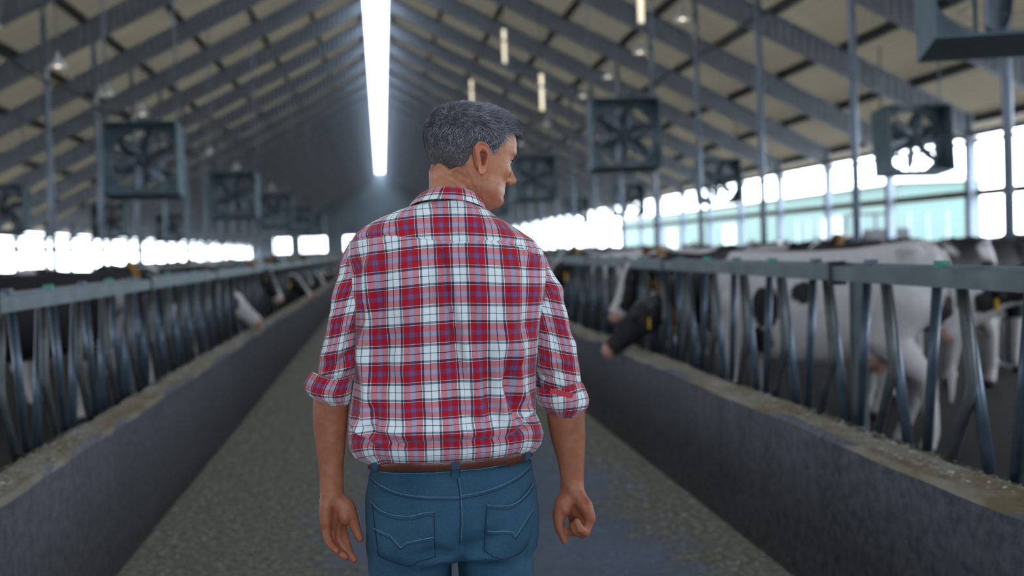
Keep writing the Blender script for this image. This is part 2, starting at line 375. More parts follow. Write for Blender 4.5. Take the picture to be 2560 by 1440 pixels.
# ------------------------------------------------------------------ feed kerbs and headlock fences
WX = {'left': (-1.51, -1.32), 'right': (1.76, 1.95)}
for side, (xa, xb) in WX.items():
    mb = MB(); n = 160; ys = np.concatenate([np.linspace(-3, 12, 120), np.linspace(13, Y1-.3, 60)])
    R = []
    for y in ys:
        j = lambda s: .006*math.sin(y*3.1+s)+.004*math.sin(y*9.7+s*2)
        c = .022
        R.append([(xa+j(1)*.3, y, -.01), (xb+j(2)*.3, y, -.01), (xb+j(3)*.6, y, .70-c+j(4)*.5), (xb-c+j(3)*.5, y, .70+j(4)), (xa+c+j(5)*.5, y, .70+j(6)), (xa+j(5)*.6, y, .70-c+j(6)*.5)])
    mb.rings(np.array(R))
    tag(mb.build('feed_wall', MT['wall']), 'low stained concrete feed wall on the %s of the alley, silage scraps on top' % side, 'feed wall')
def make_panel(sgn, detail=True):
    """three metres of self-locking feed front, bars leaning like an A, local y along the alley"""
    root = empty('feed_fence_panel'); L = 3.0; zt = 1.37
    mb = MB(); mb.box(-.03, .03, 0, L-.012, zt-.065, zt); mb.build('top_rail', MT['galv_rail'], root)
    mb = MB(); mb.box(.045*sgn-.014, .045*sgn+.014, 0, L-.012, zt-.036, zt+.012); mb.build('lock_rail', MT['galv_rail'], root)
    mb = MB(); mb.tube([(.0, 0, .64), (0, L-.012, .64)], .032, 10); mb.build('bottom_rail', MT['darkpipe'], root, True)
    for k in range(5):
        y = k*.6+.15
        mb = MB(); mb.tube([(0, y-.01, zt-.05), (0, y-.045, 1.1), (0, y-.06, .99), (0, y-.045, .93), (0, y+.1, .66)], .021, 8); mb.build('bent_bar', MT['tube'], root, True)
        mb = MB(); mb.tube([(.035*sgn, y+.06, zt-.05), (.04*sgn, y-.1, .66)], .023, 8); mb.build('fixed_bar', MT['galv'], root, True)
        mb = MB(); mb.tube([(.03*sgn, y+.22, zt-.04), (.03*sgn, y+.33, .67)], .02, 8); mb.build('lock_bar', MT['galv'], root, True)
        if detail:
            mb = MB(); mb.box(.04*sgn-.018, .04*sgn+.018, y+.18, y+.235, zt+.002, zt+.028); mb.build('stop_cap', MT['teal_cap'] if k % 2 else MT['galv'], root)
    mb = MB(); mb.bar((0, .02, zt-.085), (0, .02, zt+.02), .075, .03, (0, 1, 0)); mb.build('joint_clamp', MT['darkpipe'], root)
    mb = MB(); mb.box(sgn*.1-.03, sgn*.1+.03, .005, .055, 0, zt-.01); mb.build('stand_post', MT['galv_rail'], root)
    return root
def far_panel(sgn):
    p = make_panel(sgn, False); allmb = MB()
    for ch in list(p.children):
        allmb.add(get_v(ch.data), [tuple(q.vertices) for q in ch.data.polygons]); bpy.data.objects.remove(ch)
    bpy.data.objects.remove(p); me = allmb.mesh('far_panel'); return me
for X, sgn, side, ys in ((2.0, 1, 'right', 4.75), (-1.56, -1, 'left', 1.65)):
    proto = None; fm = far_panel(sgn); y = ys-3*(2 if side == 'right' else 1); i = 0
    while y < Y1-4:
        if y < 46:
            o = proto = make_panel(sgn) if proto is None else copy_tree(proto)
            tag(o, 'grey steel headlock fence panel behind the %s feed wall, %s from the camera end' % (side, nth(i)), 'feed fence', '%s feed fence panels' % side)
        else:
            o = link('feed_fence_panel', fm, None if fm.materials else MT['galv'])
            tag(o, 'grey steel headlock fence panel in the far blurred stretch on the %s' % side, 'feed fence', 'far %s feed fence panels' % side)
        o.location = (X, y, 0); y += 3; i += 1

# ------------------------------------------------------------------ barn fans
def make_fan(tilt, top):
    root = empty('barn_fan'); S = .61; D = .72
    T = lambda p: p
    def tr(v):
        v = np.asarray(v, float).reshape(-1, 3); c, s_ = math.cos(tilt), math.sin(tilt)
        return np.stack([v[:, 0], v[:, 1]*c-v[:, 2]*s_, v[:, 1]*s_+v[:, 2]*c], 1)
    def fin(mb, name, mat, sm=False):
        mb.v = [tr(np.concatenate(mb.v))]; return mb.build(name, mat, root, sm)
    mb = MB(); t = .02
    mb.box(-S, -S+t, -D/2, D/2, -S, S); mb.box(S-t, S, -D/2, D/2, -S, S); mb.box(-S+t, S-t, -D/2, D/2, -S, -S+t); mb.box(-S+t, S-t, -D/2, D/2, S-t, S)
    fin(mb, 'housing', MT['fanbox'])
    mb = MB(); n = 40; R0 = S*.93; V = []; Fc = []           # square-to-round face plate
    for j in range(n):
        a = 2*PI*j/n; c, s_ = math.cos(a), math.sin(a); q = (S-t)/max(abs(c), abs(s_))
        V += [(c*R0, .02, s_*R0), (c*q, .02, s_*q), (c*R0, .14, s_*R0)]
    for j in range(n):
        k = (j+1) % n; Fc += [(3*j, 3*j+1, 3*k+1, 3*k), (3*j+2, 3*j, 3*k, 3*k+2)]
    mb.add(V, Fc); fin(mb, 'orifice_plate', MT['fanbox'], False)
    mb = MB(); mb.tube([(0, -.09, 0), (0, .09, 0)], .085, 16); mb.tube([(0, .09, 0), (0, .24, 0)], .11, 16); fin(mb, 'motor', MT['black'])
    for k in range(6):
        a0 = 2*PI*k/6+.3; mb = MB(); V = []
        for i in range(8):
            r = .07+(R0-.11)*i/7; wd = (.05+.09*math.sin(PI*min(1, (i+1.2)/8.5))); pit = .75-.4*i/7
            for s_ in (-1, 0, 1):
                tx, ty = s_*wd*math.cos(pit), s_*wd*math.sin(pit)+(.015 if s_ == 0 else 0)
                V.append((r*math.cos(a0)-tx*math.sin(a0), ty, r*math.sin(a0)+tx*math.cos(a0)))
        Fc = [(3*i+j, 3*i+j+1, 3*i+j+4, 3*i+j+3) for i in range(7) for j in (0, 1)]
        mb.add(V, Fc); o = fin(mb, 'blade', MT['fanblade'], True)
        m = o.modifiers.new('t', 'SOLIDIFY'); m.thickness = .008
    mb = MB()
    for x in (-.2, .2): mb.bar((x, .16, -S+t), (x, .16, S-t), .03, .02, (0, 1, 0))
    mb.bar((-.2, .16, 0), (.2, .16, 0), .03, .02); fin(mb, 'motor_mount', MT['fanbox'])
    mb = MB()
    for r in (.16, .28, .4, .52):
        mb.tube([(r*math.cos(a), -.12, r*math.sin(a)) for a in np.linspace(0, 2*PI, 33)], .003, 4, cap=False)
    for k in range(8):
        a = PI*k/8; mb.tube([(-.57*math.cos(a), -.12, -.57*math.sin(a)), (.57*math.cos(a), -.12, .57*math.sin(a))], .003, 4)
    fin(mb, 'wire_guard', MT['post'])
    for x in (-S+.03, S-.03):
        mb = MB(); mb.v = []; p = tr([(x, 0, S)])[0]; q = (p[0], p[1], 4.4)
        mb.tube([p, (p[0], p[1], top)], .018, 6); mb.build('hanger', MT['post'], root, True)
    return root
FAN = [(4.35, [7.9, 19.65, 31.65, 43.65, 55.65, 67.65, 79.65], 'right feed fence'), (-3.95, [19.65, 31.65, 43.65, 55.65, 67.65], 'left feed fence'),
       (9.75, [19.65, 31.65, 43.65, 55.65], 'right-hand cubicles'), (-10.1, [31.65, 43.65, 55.65], 'left-hand cubicles')]
proto = None
for X, ys, nm in FAN:
    z = 3.42 if X > 0 else 3.18
    if abs(X) > 8: z = 3.2 if X > 0 else 3.0
    proto = None
    for i, y in enumerate(ys):
        o = proto = make_fan(-.10, rz(X+.6)-.75-z) if proto is None else copy_tree(proto)
        o.location = (X, y, z); o.rotation_euler = (0, 0, (.02, -.05, .04)[i % 3])
        if i == 0 and X == 4.35: o.location = (4.85, 8.2, 3.52); o.rotation_euler[2] = -.28
        tag(o, 'square grey box fan hung above the %s, %s from the camera' % (nm, nth(i)), 'fan', 'box fans above the %s' % nm)
# ------------------------------------------------------------------ bell lamps, and hanging strips whose glow stands in for daylight
def make_lamp(top):
    root = empty('bell_lamp')
    prof = [(.03, .30), (.045, .29), (.05, .2), (.09, .12), (.17, .04), (.19, 0), (.185, 0), (.165, .035), (.085, .11), (.02, .16)]
    mb = MB(); mb.rings([[(r*math.cos(a), r*math.sin(a), z) for a in np.linspace(0, 2*PI, 20, endpoint=False)] for r, z in prof]); mb.build('shade', MT['lamp_white'], root, True)
    mb = MB(); mb.ball((0, 0, .08), (.05, .05, .07)); mb.build('bulb', MT['bulb'], root, True)
    mb = MB(); mb.tube([(0, 0, .3), (0, 0, top)], .012, 6); mb.build('stem', MT['post'], root, True)
    return root
proto = None
for X, ys, z, nm in ((-6.35, [19.65, 23.65, 27.65, 31.65, 35.65, 43.65, 51.65, 59.65, 67.65], 5.45, 'left'), (6.6, [23.65, 27.65, 31.65, 35.65, 43.65, 51.65, 59.65, 67.65], 6.25, 'right')):
    for i, y in enumerate(ys):
        o = proto = make_lamp(rz(X)-.74-z) if i == 0 else copy_tree(proto)
        o.location = (X, y, z); tag(o, 'small white bell lamp hanging under the %s roof slope, %s from the camera' % (nm, nth(i)), 'lamp', 'bell lamps on the %s' % nm)
def make_tube(top):
    root = empty('hanging_glow_strip')
    for z0, z1 in ((.0, .62), (.68, 1.0)):
        mb = MB(); mb.tube([(0, 0, z0), (0, 0, z1)], .05, 12); mb.build('tube', MT['glow_strip'], root, True)
    mb = MB(); mb.tube([(0, 0, .62), (0, 0, .68)], .055, 12); mb.build('coupler', MT['post'], root, True)
    mb = MB(); cord = mb.tube([(0, 0, 1.0), (0, 0, top)], .008, 6); mb.build('cord', MT['black'], root, True)
    return root
proto = None
for px, py, y, desc in ((1603, 56, 19.0, 'nearest to the right inner posts'), (1356, 276, 31.0, 'above and left of the second right-hand fan'), (1262, 157, 34.0, 'above the man\'s forehead'), (1180, 262, 46.0, 'just over the man\'s hair')):
    p = at(px, py, y); o = make_tube(rz(p[0])-.02-p[2])
    o.location = p; tag(o, 'pale glowing strip hanging upright, %s' % desc, 'tube light', 'hanging glowing strips')
# ------------------------------------------------------------------ outside on the right: mint farm building; white water rail inside
mint = NT('mint_cladding', .7); wv = mint.n('ShaderNodeTexWave'); wv.bands_direction = 'Y'; wv.inputs['Scale'].default_value = .8; mint.l(mint.coord(), wv.inputs['Vector'])
mint.color(mint.mix(wv.outputs['Fac'], srgb(84, 106, 103), srgb(92, 114, 110)))
root = empty('farm_building', (31, 82, 0)); tag(root, 'mint green clad farm building outside, seen through the open right side', 'building')
mb = MB(); mb.box(0, 5, -18, 60, -.02, 4.6); mb.build('cladding', mint.m, root)
mb = MB(); mb.add([(-.4, -18.4, 4.6), (5.4, -18.4, 4.6), (5.4, 60.4, 4.6), (-.4, 60.4, 4.6), (2.5, -18.4, 5.2), (2.5, 60.4, 5.2)], [(0, 3, 5, 4), (2, 1, 4, 5), (1, 0, 4), (3, 2, 5), (0, 1, 2, 3)]); mb.build('roof', MT['lamp_white'], root)
for k, y in enumerate((-9, 14, 34)):
    mb = MB(); mb.box(-.08, 0, y, y+3, 0, 2.8); dd = mb.build('door', MT['lamp_white'], root)
    mb = MB(); mb.box(-.11, -.08, y+1.45, y+1.6, .1, 2.7); mb.build('door_gap', MT['black'], dd)
root = empty('garden_fence', (22, 40, 0)); tag(root, 'pale wire yard fence outside beyond the right side columns', 'fence')
for k in range(12):
    mb = MB(); mb.box(-.04, .04, k*1.6-.04, k*1.6+.04, 0, 2.4); mb.build('fence_post', MT['post'], root)
mb = MB()
for z in np.arange(.3, 2.4, .3): mb.bar((0, 0, z), (0, 17.6, z), .015, .015)
mb.build('wires', MT['post'], root)
p = at(2190, 590, 45)
root = empty('tractor', (p[0], 45, 0)); tag(root, 'dark tractor parked outside the right side, only its top showing over the cows', 'tractor')
mb = MB(); mb.box(-.5, .5, -2.0, .2, .8, 1.75); mb.build('bonnet', MT['black'], root)
mb = MB(); mb.box(-.75, .75, .2, 1.6, .7, 1.5); mb.box(-.7, .7, .3, 1.5, 2.35, 2.45)
for x in (-.66, .66):
    for y in (.35, 1.45): mb.box(x-.04, x+.04, y-.04, y+.04, 1.5, 2.35)
mb.build('cab', MT['black'], root)
for x in (-.85, .85):
    for y, r in ((1.1, .8), (-1.5, .5)):
        mb = MB(); mb.tube([(x-.2, y, r), (x+.2, y, r)], r, 24); mb.build('wheel', MT['black'], root, True)
# bright water trough rail seen between the cows on the right
root = empty('water_trough', (8.6, 25, 0)); tag(root, 'long white water trough between the cows on the right, catching daylight', 'trough')
mb = MB(); mb.box(-.3, .3, -4.2, 4.2, .95, 1.22); mb.box(-.36, .36, -4.25, 4.25, 1.2, 1.26); mb.build('basin', MT['lamp_white'], root)
for y in (-3.5, 0, 3.5):
    mb = MB(); mb.box(-.2, .2, y-.1, y+.1, 0, .95); mb.build('leg', MT['galv'], root)
#PART3

# ------------------------------------------------------------------ cows
def cow_body(head_dir=0.0, head_z=1.35, reach=.62, seed=0, lying=False, stride=0.):
    """Holstein, facing local +x, chest at x=.62, rump at x=-.85; returns a remeshed body and the head frame"""
    mb = MB()
    # trunk: rings along x (centre z, half width, half height)
    sec = [(-.93, 1.20, .10, .12), (-.88, 1.18, .20, .24), (-.78, 1.15, .265, .31), (-.6, 1.10, .27, .345), (-.35, 1.03, .29, .385), (-.1, .99, .32, .415), (.15, 1.0, .32, .405), (.38, 1.03, .28, .385), (.55, 1.06, .235, .36), (.7, 1.09, .18, .30), (.82, 1.12, .12, .2)]
    R = []
    for x, zc, a, b in sec:
        ring = []
        for t in np.linspace(0, 2*PI, 28, endpoint=False):
            c, s_ = math.cos(t), math.sin(t); e = .85
            yy = a*np.sign(c)*abs(c)**e*(1-.28*max(0, s_)**1.5 if x > -.5 else 1-.12*max(0, s_)); zz = b*np.sign(s_)*abs(s_)**.9
            ring.append((x, yy, zc+zz))
        R.append(ring)
    mb.rings(np.array(R))
    mb.ball((-.72, .17, 1.40), (.09, .06, .06)); mb.ball((-.72, -.17, 1.40), (.09, .06, .06))      # hook bones
    mb.ball((-.86, .10, 1.33), .06); mb.ball((-.86, -.10, 1.33), .06)
    mb.ball((-.42, 0, .68), (.2, .15, .14))                                                       # udder
    for y in (.06, -.06):
        for x in (-.5, -.36): mb.capsule([(x, y, .6), (x, y, .52)], [.022, .016], 8)
    # legs
    for y, st in ((.17, stride), (-.17, -stride)):
        mb.capsule([(.48, y*.8, 1.0), (.5+st*.3, y, .74), (.5+st*.5, y, .44), (.49+st, y, .15), (.53+st, y, .03)], [.17, .105, .062, .045, .06], 12)
        mb.capsule([(-.68, y*.9, 1.05), (-.55-st*.3, y*1.05, .8), (-.78-st*.4, y, .52), (-.74-st, y, .17), (-.69-st, y, .03)], [.2, .14, .07, .048, .06], 12)
    # tail
    mb.capsule([(-.92, 0, 1.36), (-.98, 0, 1.2), (-.99, .02, .8), (-.97, .04, .55)], [.03, .02, .016, .014], 8)
    mb.capsule([(-.97, .04, .56), (-.96, .05, .36)], [.035, .02], 8)
    # neck and head
    hd = math.radians(head_dir); ux = np.array((math.cos(hd), math.sin(hd), 0))
    base = np.array((.62, 0, 1.16)); poll = base+ux*reach*.8+np.array((0, 0, head_z-1.16)); mid = base*.5+poll*.5+np.array((0.04, 0, .02))
    mb.capsule([base, mid, poll-ux*.04-np.array((0, 0, .05))], [.24, .16, .115], 14)
    mb.capsule([base+np.array((.05, 0, -.18)), mid-np.array((0, 0, .1))], [.16, .09], 12)
    pitch = math.radians(52 if head_z > 1.17 else 36); fd = ux*math.cos(pitch)-np.array((0, 0, math.sin(pitch))); sd = np.cross((0, 0, 1), ux); nd = np.cross(fd, sd)
    if nd[2] < 0: nd = -nd
    HR = []
    for tt, wv_, hh, off in ((-.06, .055, .06, 0), (-.02, .09, .10, 0), (.07, .112, .125, 0), (.16, .108, .125, -.01), (.27, .078, .10, -.02), (.38, .062, .078, -.03), (.46, .068, .074, -.035), (.51, .06, .06, -.04), (.535, .03, .03, -.04)):
        c = poll+fd*tt+nd*(off-.03)
        HR.append([c+sd*wv_*math.cos(a)*(1-.1*max(0, -math.sin(a)))+nd*hh*math.sin(a) for a in np.linspace(0, 2*PI, 20, endpoint=False)])
    mb.rings(np.array(HR))
    for s_ in (-1, 1):
        e0 = poll+sd*s_*.09+nd*.0+fd*.03; e1 = e0+sd*s_*.11-np.array((0, 0, .02)); e2 = e1+sd*s_*.07-np.array((0, 0, .05))
        mb.capsule([e0, e1, e2], [.028, .042, .016], 10)                                          # ears
        mb.ball(poll+fd*.17+sd*s_*.098+nd*.035, (.025, .025, .025), 8, 6)                         # brow over the eye
    me = voxel(mb, .02, 5, .5)
    fr = dict(poll=poll, fd=fd, sd=sd, nd=nd, mid=mid, base=base)
    return me, fr
def paint_cow(me, fr, seed, white=.5, blaze=True, red=False, face='black', wall=None):
    v = get_v(me); n1 = vnoise(v*np.array((2.1, 2.6, 2.0))+seed*3.7, seed)*.7+vnoise(v*4.3+seed, seed+1)*.3
    W = np.clip((n1-(1-white*.95)*.55-.17)*14, 0, 1)
    W = np.where(v[:, 2] < .58, 1., W); W = np.where((v[:, 0] < -.94) & (v[:, 2] < .6), 1., W)
    if wall is not None: W = wall(v, W)
    q = v-fr['poll']; t = q@fr['fd']; s_ = q@fr['sd']; h = q@fr['nd']
    head = (t > -.08) & (t < .6) & (abs(s_) < .3) & (abs(h) < .2)
    neck = ((v-fr['mid'])@(fr['poll']-fr['mid']) > 0) & (v[:, 0] > .55)
    W = np.where(neck & ~head, .0, W)
    if face == 'black':
        bl = (abs(s_) < .028+.03*np.clip(t/.5, 0, 1)+.02*np.clip(-t*12+1, 0, 1)) & (h > -.02)
        W = np.where(head, np.where(bl & blaze, 1., 0.), W); W = np.where(head & (t > .42) & blaze, 1., W)
    elif face == 'white': W = np.where(head, np.where(abs(s_) > .085, 0., 1.), W)
    wc = np.array(srgb(194, 189, 190)); bc = np.array(srgb(36, 33, 36)) if not red else np.array(srgb(70, 52, 46))
    c = bc+(wc-bc)*W[:, None]
    pink = head & (t > .47); c = np.where(pink[:, None], np.array(srgb(196, 150, 136)), c)
    ud = (np.hypot(v[:, 0]+.42, v[:, 1]) < .24) & (v[:, 2] < .66) & (v[:, 2] > .48) & (abs(v[:, 1]) < .16)
    c = np.where(ud[:, None], np.array(srgb(190, 150, 140)), c)
    hoof = v[:, 2] < .07; c = np.where(hoof[:, None], np.array(srgb(50, 44, 40)), c)
    set_col(me, 'Col', c)
def cow_extras(root, fr, tag_col='yellow', collar=True):
    for s_ in (-1, 1):
        p = fr['poll']+fr['sd']*s_*.17+fr['fd']*.06-np.array((0, 0, .05))
        mb = MB(); mb.bar(p, p-np.array((0, 0, .085))+fr['sd']*s_*.01, .06, .006, fr['nd']); mb.build('ear_tag', MT[tag_col], root)
        p = fr['poll']+fr['fd']*.185+fr['sd']*s_*.103+fr['nd']*.022; mb = MB(); mb.ball(p, .021, 10, 8); mb.build('eye', MT['black'], root, True)
        p = fr['poll']+fr['fd']*.50+fr['sd']*s_*.032+fr['nd']*.008; mb = MB(); mb.ball(p, (.014, .014, .012), 8, 6); mb.build('nostril', MT['black'], root, True)
    if collar:
        a = fr['mid']*.35+fr['poll']*.65-np.array((0, 0, .02)); t = fr['poll']-fr['mid']; t = t/np.linalg.norm(t); x = np.cross(t, (0, 0, 1)); x /= np.linalg.norm(x); y = np.cross(x, t)
        R = [[a+t*dt+(x*math.cos(q)*1.0+y*math.sin(q)*1.12)*r_ for q in np.linspace(0, 2*PI, 24, endpoint=False)] for dt, r_ in ((-.03, .158), (-.03, .164), (.03, .157), (.03, .151))]
        mb = MB(); mb.rings(np.array(R+[R[0]]), cap=False); mb.build('neck_collar', MT['orange'], root, True)
        b = a-y*.18; mb = MB(); mb.bar(b+np.array((0, 0, .03)), b-np.array((0, 0, .07)), .07, .04); mb.build('transponder', MT['yellow'], root)
def make_cow(kw, pk):
    me, fr = cow_body(**kw); paint_cow(me, fr, **pk); root = empty('cow'); link('body', me, MT['cow'], root, True); cow_extras(root, fr, collar=pk['seed'] not in (41, 31))
    return root
VAR = {}
def cow(var, x, y, deg, label, group=None, scale=1.0):
    if var not in VAR:
        kw, pk = KIND[var]; o = VAR[var] = make_cow(kw, pk)
    else: o = copy_tree(VAR[var])
    o.location = (x, y, 0); o.rotation_euler = (0, 0, math.radians(deg)); o.scale = (scale,)*3
    return tag(o, label, 'cow', group)
def whitebody(v, W):
    W = np.ones(len(v))
    for c, r in (((-.05, .28, 1.12), (.09, .3, .075)), ((.22, .3, 1.02), (.11, .3, .15)), ((-.75, -.1, 1.3), (.16, .12, .12)), ((.3, .25, .78), (.12, .3, .1))):
        W = np.where((((v-np.array(c))/np.array(r))**2).sum(1) < 1, 0, W)
    return np.where(v[:, 0] > .66-.25*(v[:, 2]-1), 0., W)
def blackbody(v, W): return np.where((v[:, 2] > .95) & (v[:, 0] < .3) & (W > .5) & (v[:, 0] > -.3), W*0, W)
KIND = {
 'key': (dict(head_dir=24, head_z=1.34, reach=.78), dict(seed=3, white=.2, face='black', wall=blackbody)),
 'white': (dict(head_dir=26, head_z=1.04, reach=.66, stride=.12), dict(seed=5, white=.9, face='black', blaze=False, wall=whitebody)),
 'pied': (dict(head_dir=-25, head_z=1.42, reach=.6, stride=.08), dict(seed=11, white=.45)),
 'dark': (dict(head_dir=10, head_z=1.38, reach=.6), dict(seed=17, white=.25)),
 'down': (dict(head_dir=-12, head_z=1.13, reach=.8, stride=.05), dict(seed=23, white=.4)),
 'pale': (dict(head_dir=15, head_z=1.3, reach=.7), dict(seed=31, white=.75)),
 'whiteface': (dict(head_dir=-8, head_z=1.12, reach=.8), dict(seed=41, white=.5, face='white')),
}
DEG = 180
cow('key', 3.28, 8.95, 172, 'black cow with a broad white blaze pushing her head through the right fence')
cow('white', 3.02, 7.72, 143, 'big white cow standing broadside behind the right fence, dark head lowered to feed')
cow('pied', 5.0, 10.0, 205, 'black and white cow behind the white broadside cow, seen over the rail')
cow('dark', 6.1, 11.2, 12, 'mostly black cow with a yellow tag at the right edge of the photo')
cow('whiteface', 5.5, 7.1, 170, 'cow with a lowered white face between the bars at the far right')
RIGHT = [('pale', 3.15, 12.3, 176, 'pale cow feeding just beyond the white-blazed cow on the right'), ('dark', 3.3, 13.7, 185, 'dark cow at the right fence, second beyond the white-blazed cow'),
         ('down', 3.15, 15.2, 180, 'pied cow eating with head down, third beyond the white-blazed cow'), ('pale', 5.2, 14.2, 95, 'pale cow walking away behind the right feeding row'),
         ('dark', 6.2, 16.6, 40, 'black cow standing beside the slender post behind the right feeding row'), ('pied', 3.2, 17.1, 178, 'pied cow at the right fence, fourth beyond the white-blazed cow'),
         ('dark', 9.3, 14.5, 75, 'black cow in front of the mint green building view'), ('pale', 10.4, 18.4, 100, 'white-backed cow far right near the open side')]
for a in RIGHT: cow(*a)
k = 0
for i, y in enumerate(np.arange(19.0, 60, 1.9)):
    cow(('down', 'pied', 'dark', 'pale', 'whiteface')[(i*2) % 5], 3.25+.12*math.sin(i*2.3), y, 180+6*math.sin(i*1.7), 'cow in the far blurred row at the right fence', 'far cows feeding on the right')
for i, (x, y) in enumerate(((6.0, 21), (11.0, 24), (5.4, 26), (11.0, 31), (6.2, 33), (8.4, 38), (6, 43))):
    cow(('dark', 'pied', 'pale')[i % 3], x, y, 70+50*i, 'cow standing loose far behind the right feeding row', 'far loose cows on the right')
LEFT = [('dark', -3.35, 10.9, 5, 'black cow with a white-streaked face at the left edge, above the rail'), ('whiteface', -2.95, 12.3, 2, 'cow with a white face behind the left fence bars'),
        ('key', -2.82, 14.9, -8, 'black cow with white blaze and yellow tag reaching over the left feed wall'), ('down', -2.8, 19.2, 0, 'pied cow with lowered head, next beyond the blazed cow on the left'),
        ('dark', -4.9, 15.5, 80, 'dark brown-black cow standing lengthways behind the left fence'), ('pale', -4.2, 18.6, 97, 'long pale-backed cow showing above the left fence rail'),
        ('pale', -3.3, 17.3, 20, 'pale cow between two feeding cows on the left')]
for a in LEFT: cow(*a)
for i, y in enumerate(np.arange(21.2, 62, 1.9)):
    cow(('pied', 'down', 'pale', 'dark', 'key')[(i*2) % 5], -2.95+.1*math.sin(i*2.1), y, 6*math.sin(i*1.3), 'cow in the far blurred row at the left fence', 'far cows feeding on the left')
for i, (x, y) in enumerate(((-5.2, 27), (-5, 34), (-8.6, 45), (-5.6, 49))):
    cow(('dark', 'pied', 'pale')[(i+1) % 3], x, y, 60+55*i, 'cow standing loose far behind the left feeding row', 'far loose cows on the left')
#PART4

# ------------------------------------------------------------------ the man
def P(px, py, dy=0.0): return at(px, py, YP+dy)
def outline(pts):
    q = np.array([at(x, y, YP) for x, y in pts]); o = np.argsort(q[:, 2]); return q[o, 2], q[o, 0]
def sil(pts):
    z, x = outline(pts); return lambda zz: np.interp(zz, z, x)
def plaid_material():
    n = NT('plaid_cotton', .85, 0, .15); uv = n.n('ShaderNodeUVMap'); sp = n.n('ShaderNodeSeparateXYZ'); n.l(uv.outputs[0], sp.inputs[0])
    g = 2.4
    def E(r, g_, b): return tuple(c**(1/g) for c in srgb(r, g_, b))
    W = E(236, 243, 246); Nv = E(30, 52, 92); G = E(42, 68, 90); R = E(176, 24, 40); B = E(96, 106, 166); B2 = E(146, 64, 100); T = E(246, 246, 246)
    seq = [(T, .016), (G, .06), (W, .165), (Nv, .02), (W, .165), (G, .06), (T, .016), (R, .155), (B2, .03), (B, .03), (B2, .018), (B, .03), (B2, .03), (R, .155)]
    tot = sum(w_ for _, w_ in seq); stops = []; p = 0
    for c, w_ in seq: stops.append((p/tot, c)); p += w_
    cols = []
    for ax, per in (('X', .0720), ('Y', .0745)):
        f = n.math('FRACT', n.math('DIVIDE', sp.outputs[ax], per)); cols.append(n.ramp(f, stops, 'CONSTANT'))
    m = n.mix(.5, cols[0], cols[1]); ga = n.n('ShaderNodeGamma'); ga.inputs[1].default_value = g; n.l(m, ga.inputs[0])
    wv = n.noise(n.coord('Object', (900, 900, 900)), 1.0, 2)
    n.color(n.mix(1., ga.outputs[0], n.ramp(wv, [(.2, .86), (.8, 1.)]), 'MULTIPLY'))
    n.b.inputs['Sheen Weight'].default_value = .15
    n.bump(n.mix(.6, wv, n.noise(n.coord(), 55, 4)), .22, .0025); return n.m
MT['plaid'] = plaid_material()
def m_denim():
    n = NT('denim', .8, 0, .2); v = n.coord(); a = n.noise(v, 9, 5, .6); tw = n.n('ShaderNodeTexWave'); tw.inputs['Scale'].default_value = 260; tw.inputs['Distortion'].default_value = 1; tw.bands_direction = 'DIAGONAL'; n.l(v, tw.inputs['Vector'])
    c = n.ramp(a, [(.3, srgb(33, 64, 86)), (.7, srgb(50, 86, 108))]); c = n.mix(.25, c, n.ramp(n.noise(v, 500, 2), [(.3, srgb(24, 54, 80)), (.7, srgb(74, 112, 136))]))
    n.color(c).bump(n.mix(.25, n.noise(v, 28, 5, .6), tw.outputs['Fac']), .35, .003); return n.m
MT['denim'] = m_denim()
MT['stitch_dark'] = simple('dark_seam', srgb(22, 44, 66), .8, 0, 20, .1)
MT['stitch_light'] = simple('faded_seam_edge', srgb(82, 120, 144), .8, 0, 60, .2)
MT['leather'] = simple('brown_leather', srgb(96, 54, 42), .42, 0, 14, .25, .5, .2)
MT['boot'] = simple('dark_boot', srgb(50, 42, 38), .5, 0, 14, .2)
def m_skin():
    n = NT('skin', .5, 0, .35); v = n.coord(); a = n.n('ShaderNodeVertexColor'); a.layer_name = 'Col'
    f = n.ramp(n.noise(v, 45, 5, .6), [(.3, srgb(232, 200, 188)), (.7, 1.)]); n.color(n.mix(1., a.outputs[0], f, 'MULTIPLY'))
    n.b.inputs['Subsurface Weight'].default_value = .08; n.b.inputs['Subsurface Radius'].default_value = (.01, .004, .002); n.b.inputs['Subsurface Scale'].default_value = .5
    n.bump(n.mix(.5, n.noise(v, 400, 3), n.noise(v, 60, 4)), .12, .0015); return n.m
MT['skin'] = m_skin()

# ---- silhouette of the shirt, hips and limbs, in the man's own plane
TL = sil([(1066, 505), (1020, 518), (990, 528), (955, 543), (920, 561), (892, 582), (874, 606), (868, 640), (871, 690), (878, 740), (884, 800), (889, 850), (886, 900), (884, 950), (878, 1000), (872, 1050), (869, 1090), (873, 1122), (888, 1145), (915, 1157), (925, 1165)])
TR = sil([(1186, 505), (1214, 523), (1240, 543), (1270, 560), (1300, 579), (1330, 600), (1352, 625), (1362, 655), (1360, 700), (1352, 760), (1346, 820), (1341, 870), (1336, 920), (1335, 980), (1338, 1030), (1350, 1058), (1356, 1082), (1350, 1108), (1335, 1128), (1318, 1140), (1312, 1150)])
zTop = P(1120, 500)[2]; zHem = P(1120, 1160)[2]
BK = lambda z: np.interp(z, [P(1120, y)[2] for y in (1165, 1140, 1100, 1040, 950, 850, 750, 680, 620, 570, 530, 500)], [.118, .136, .146, .140, .128, .132, .140, .142, .134, .116, .102, .094])
FR = lambda z: np.interp(z, [P(1120, y)[2] for y in (1165, 1000, 850, 700, 600, 540, 500)], [.125, .13, .13, .13, .10, .08, .075])
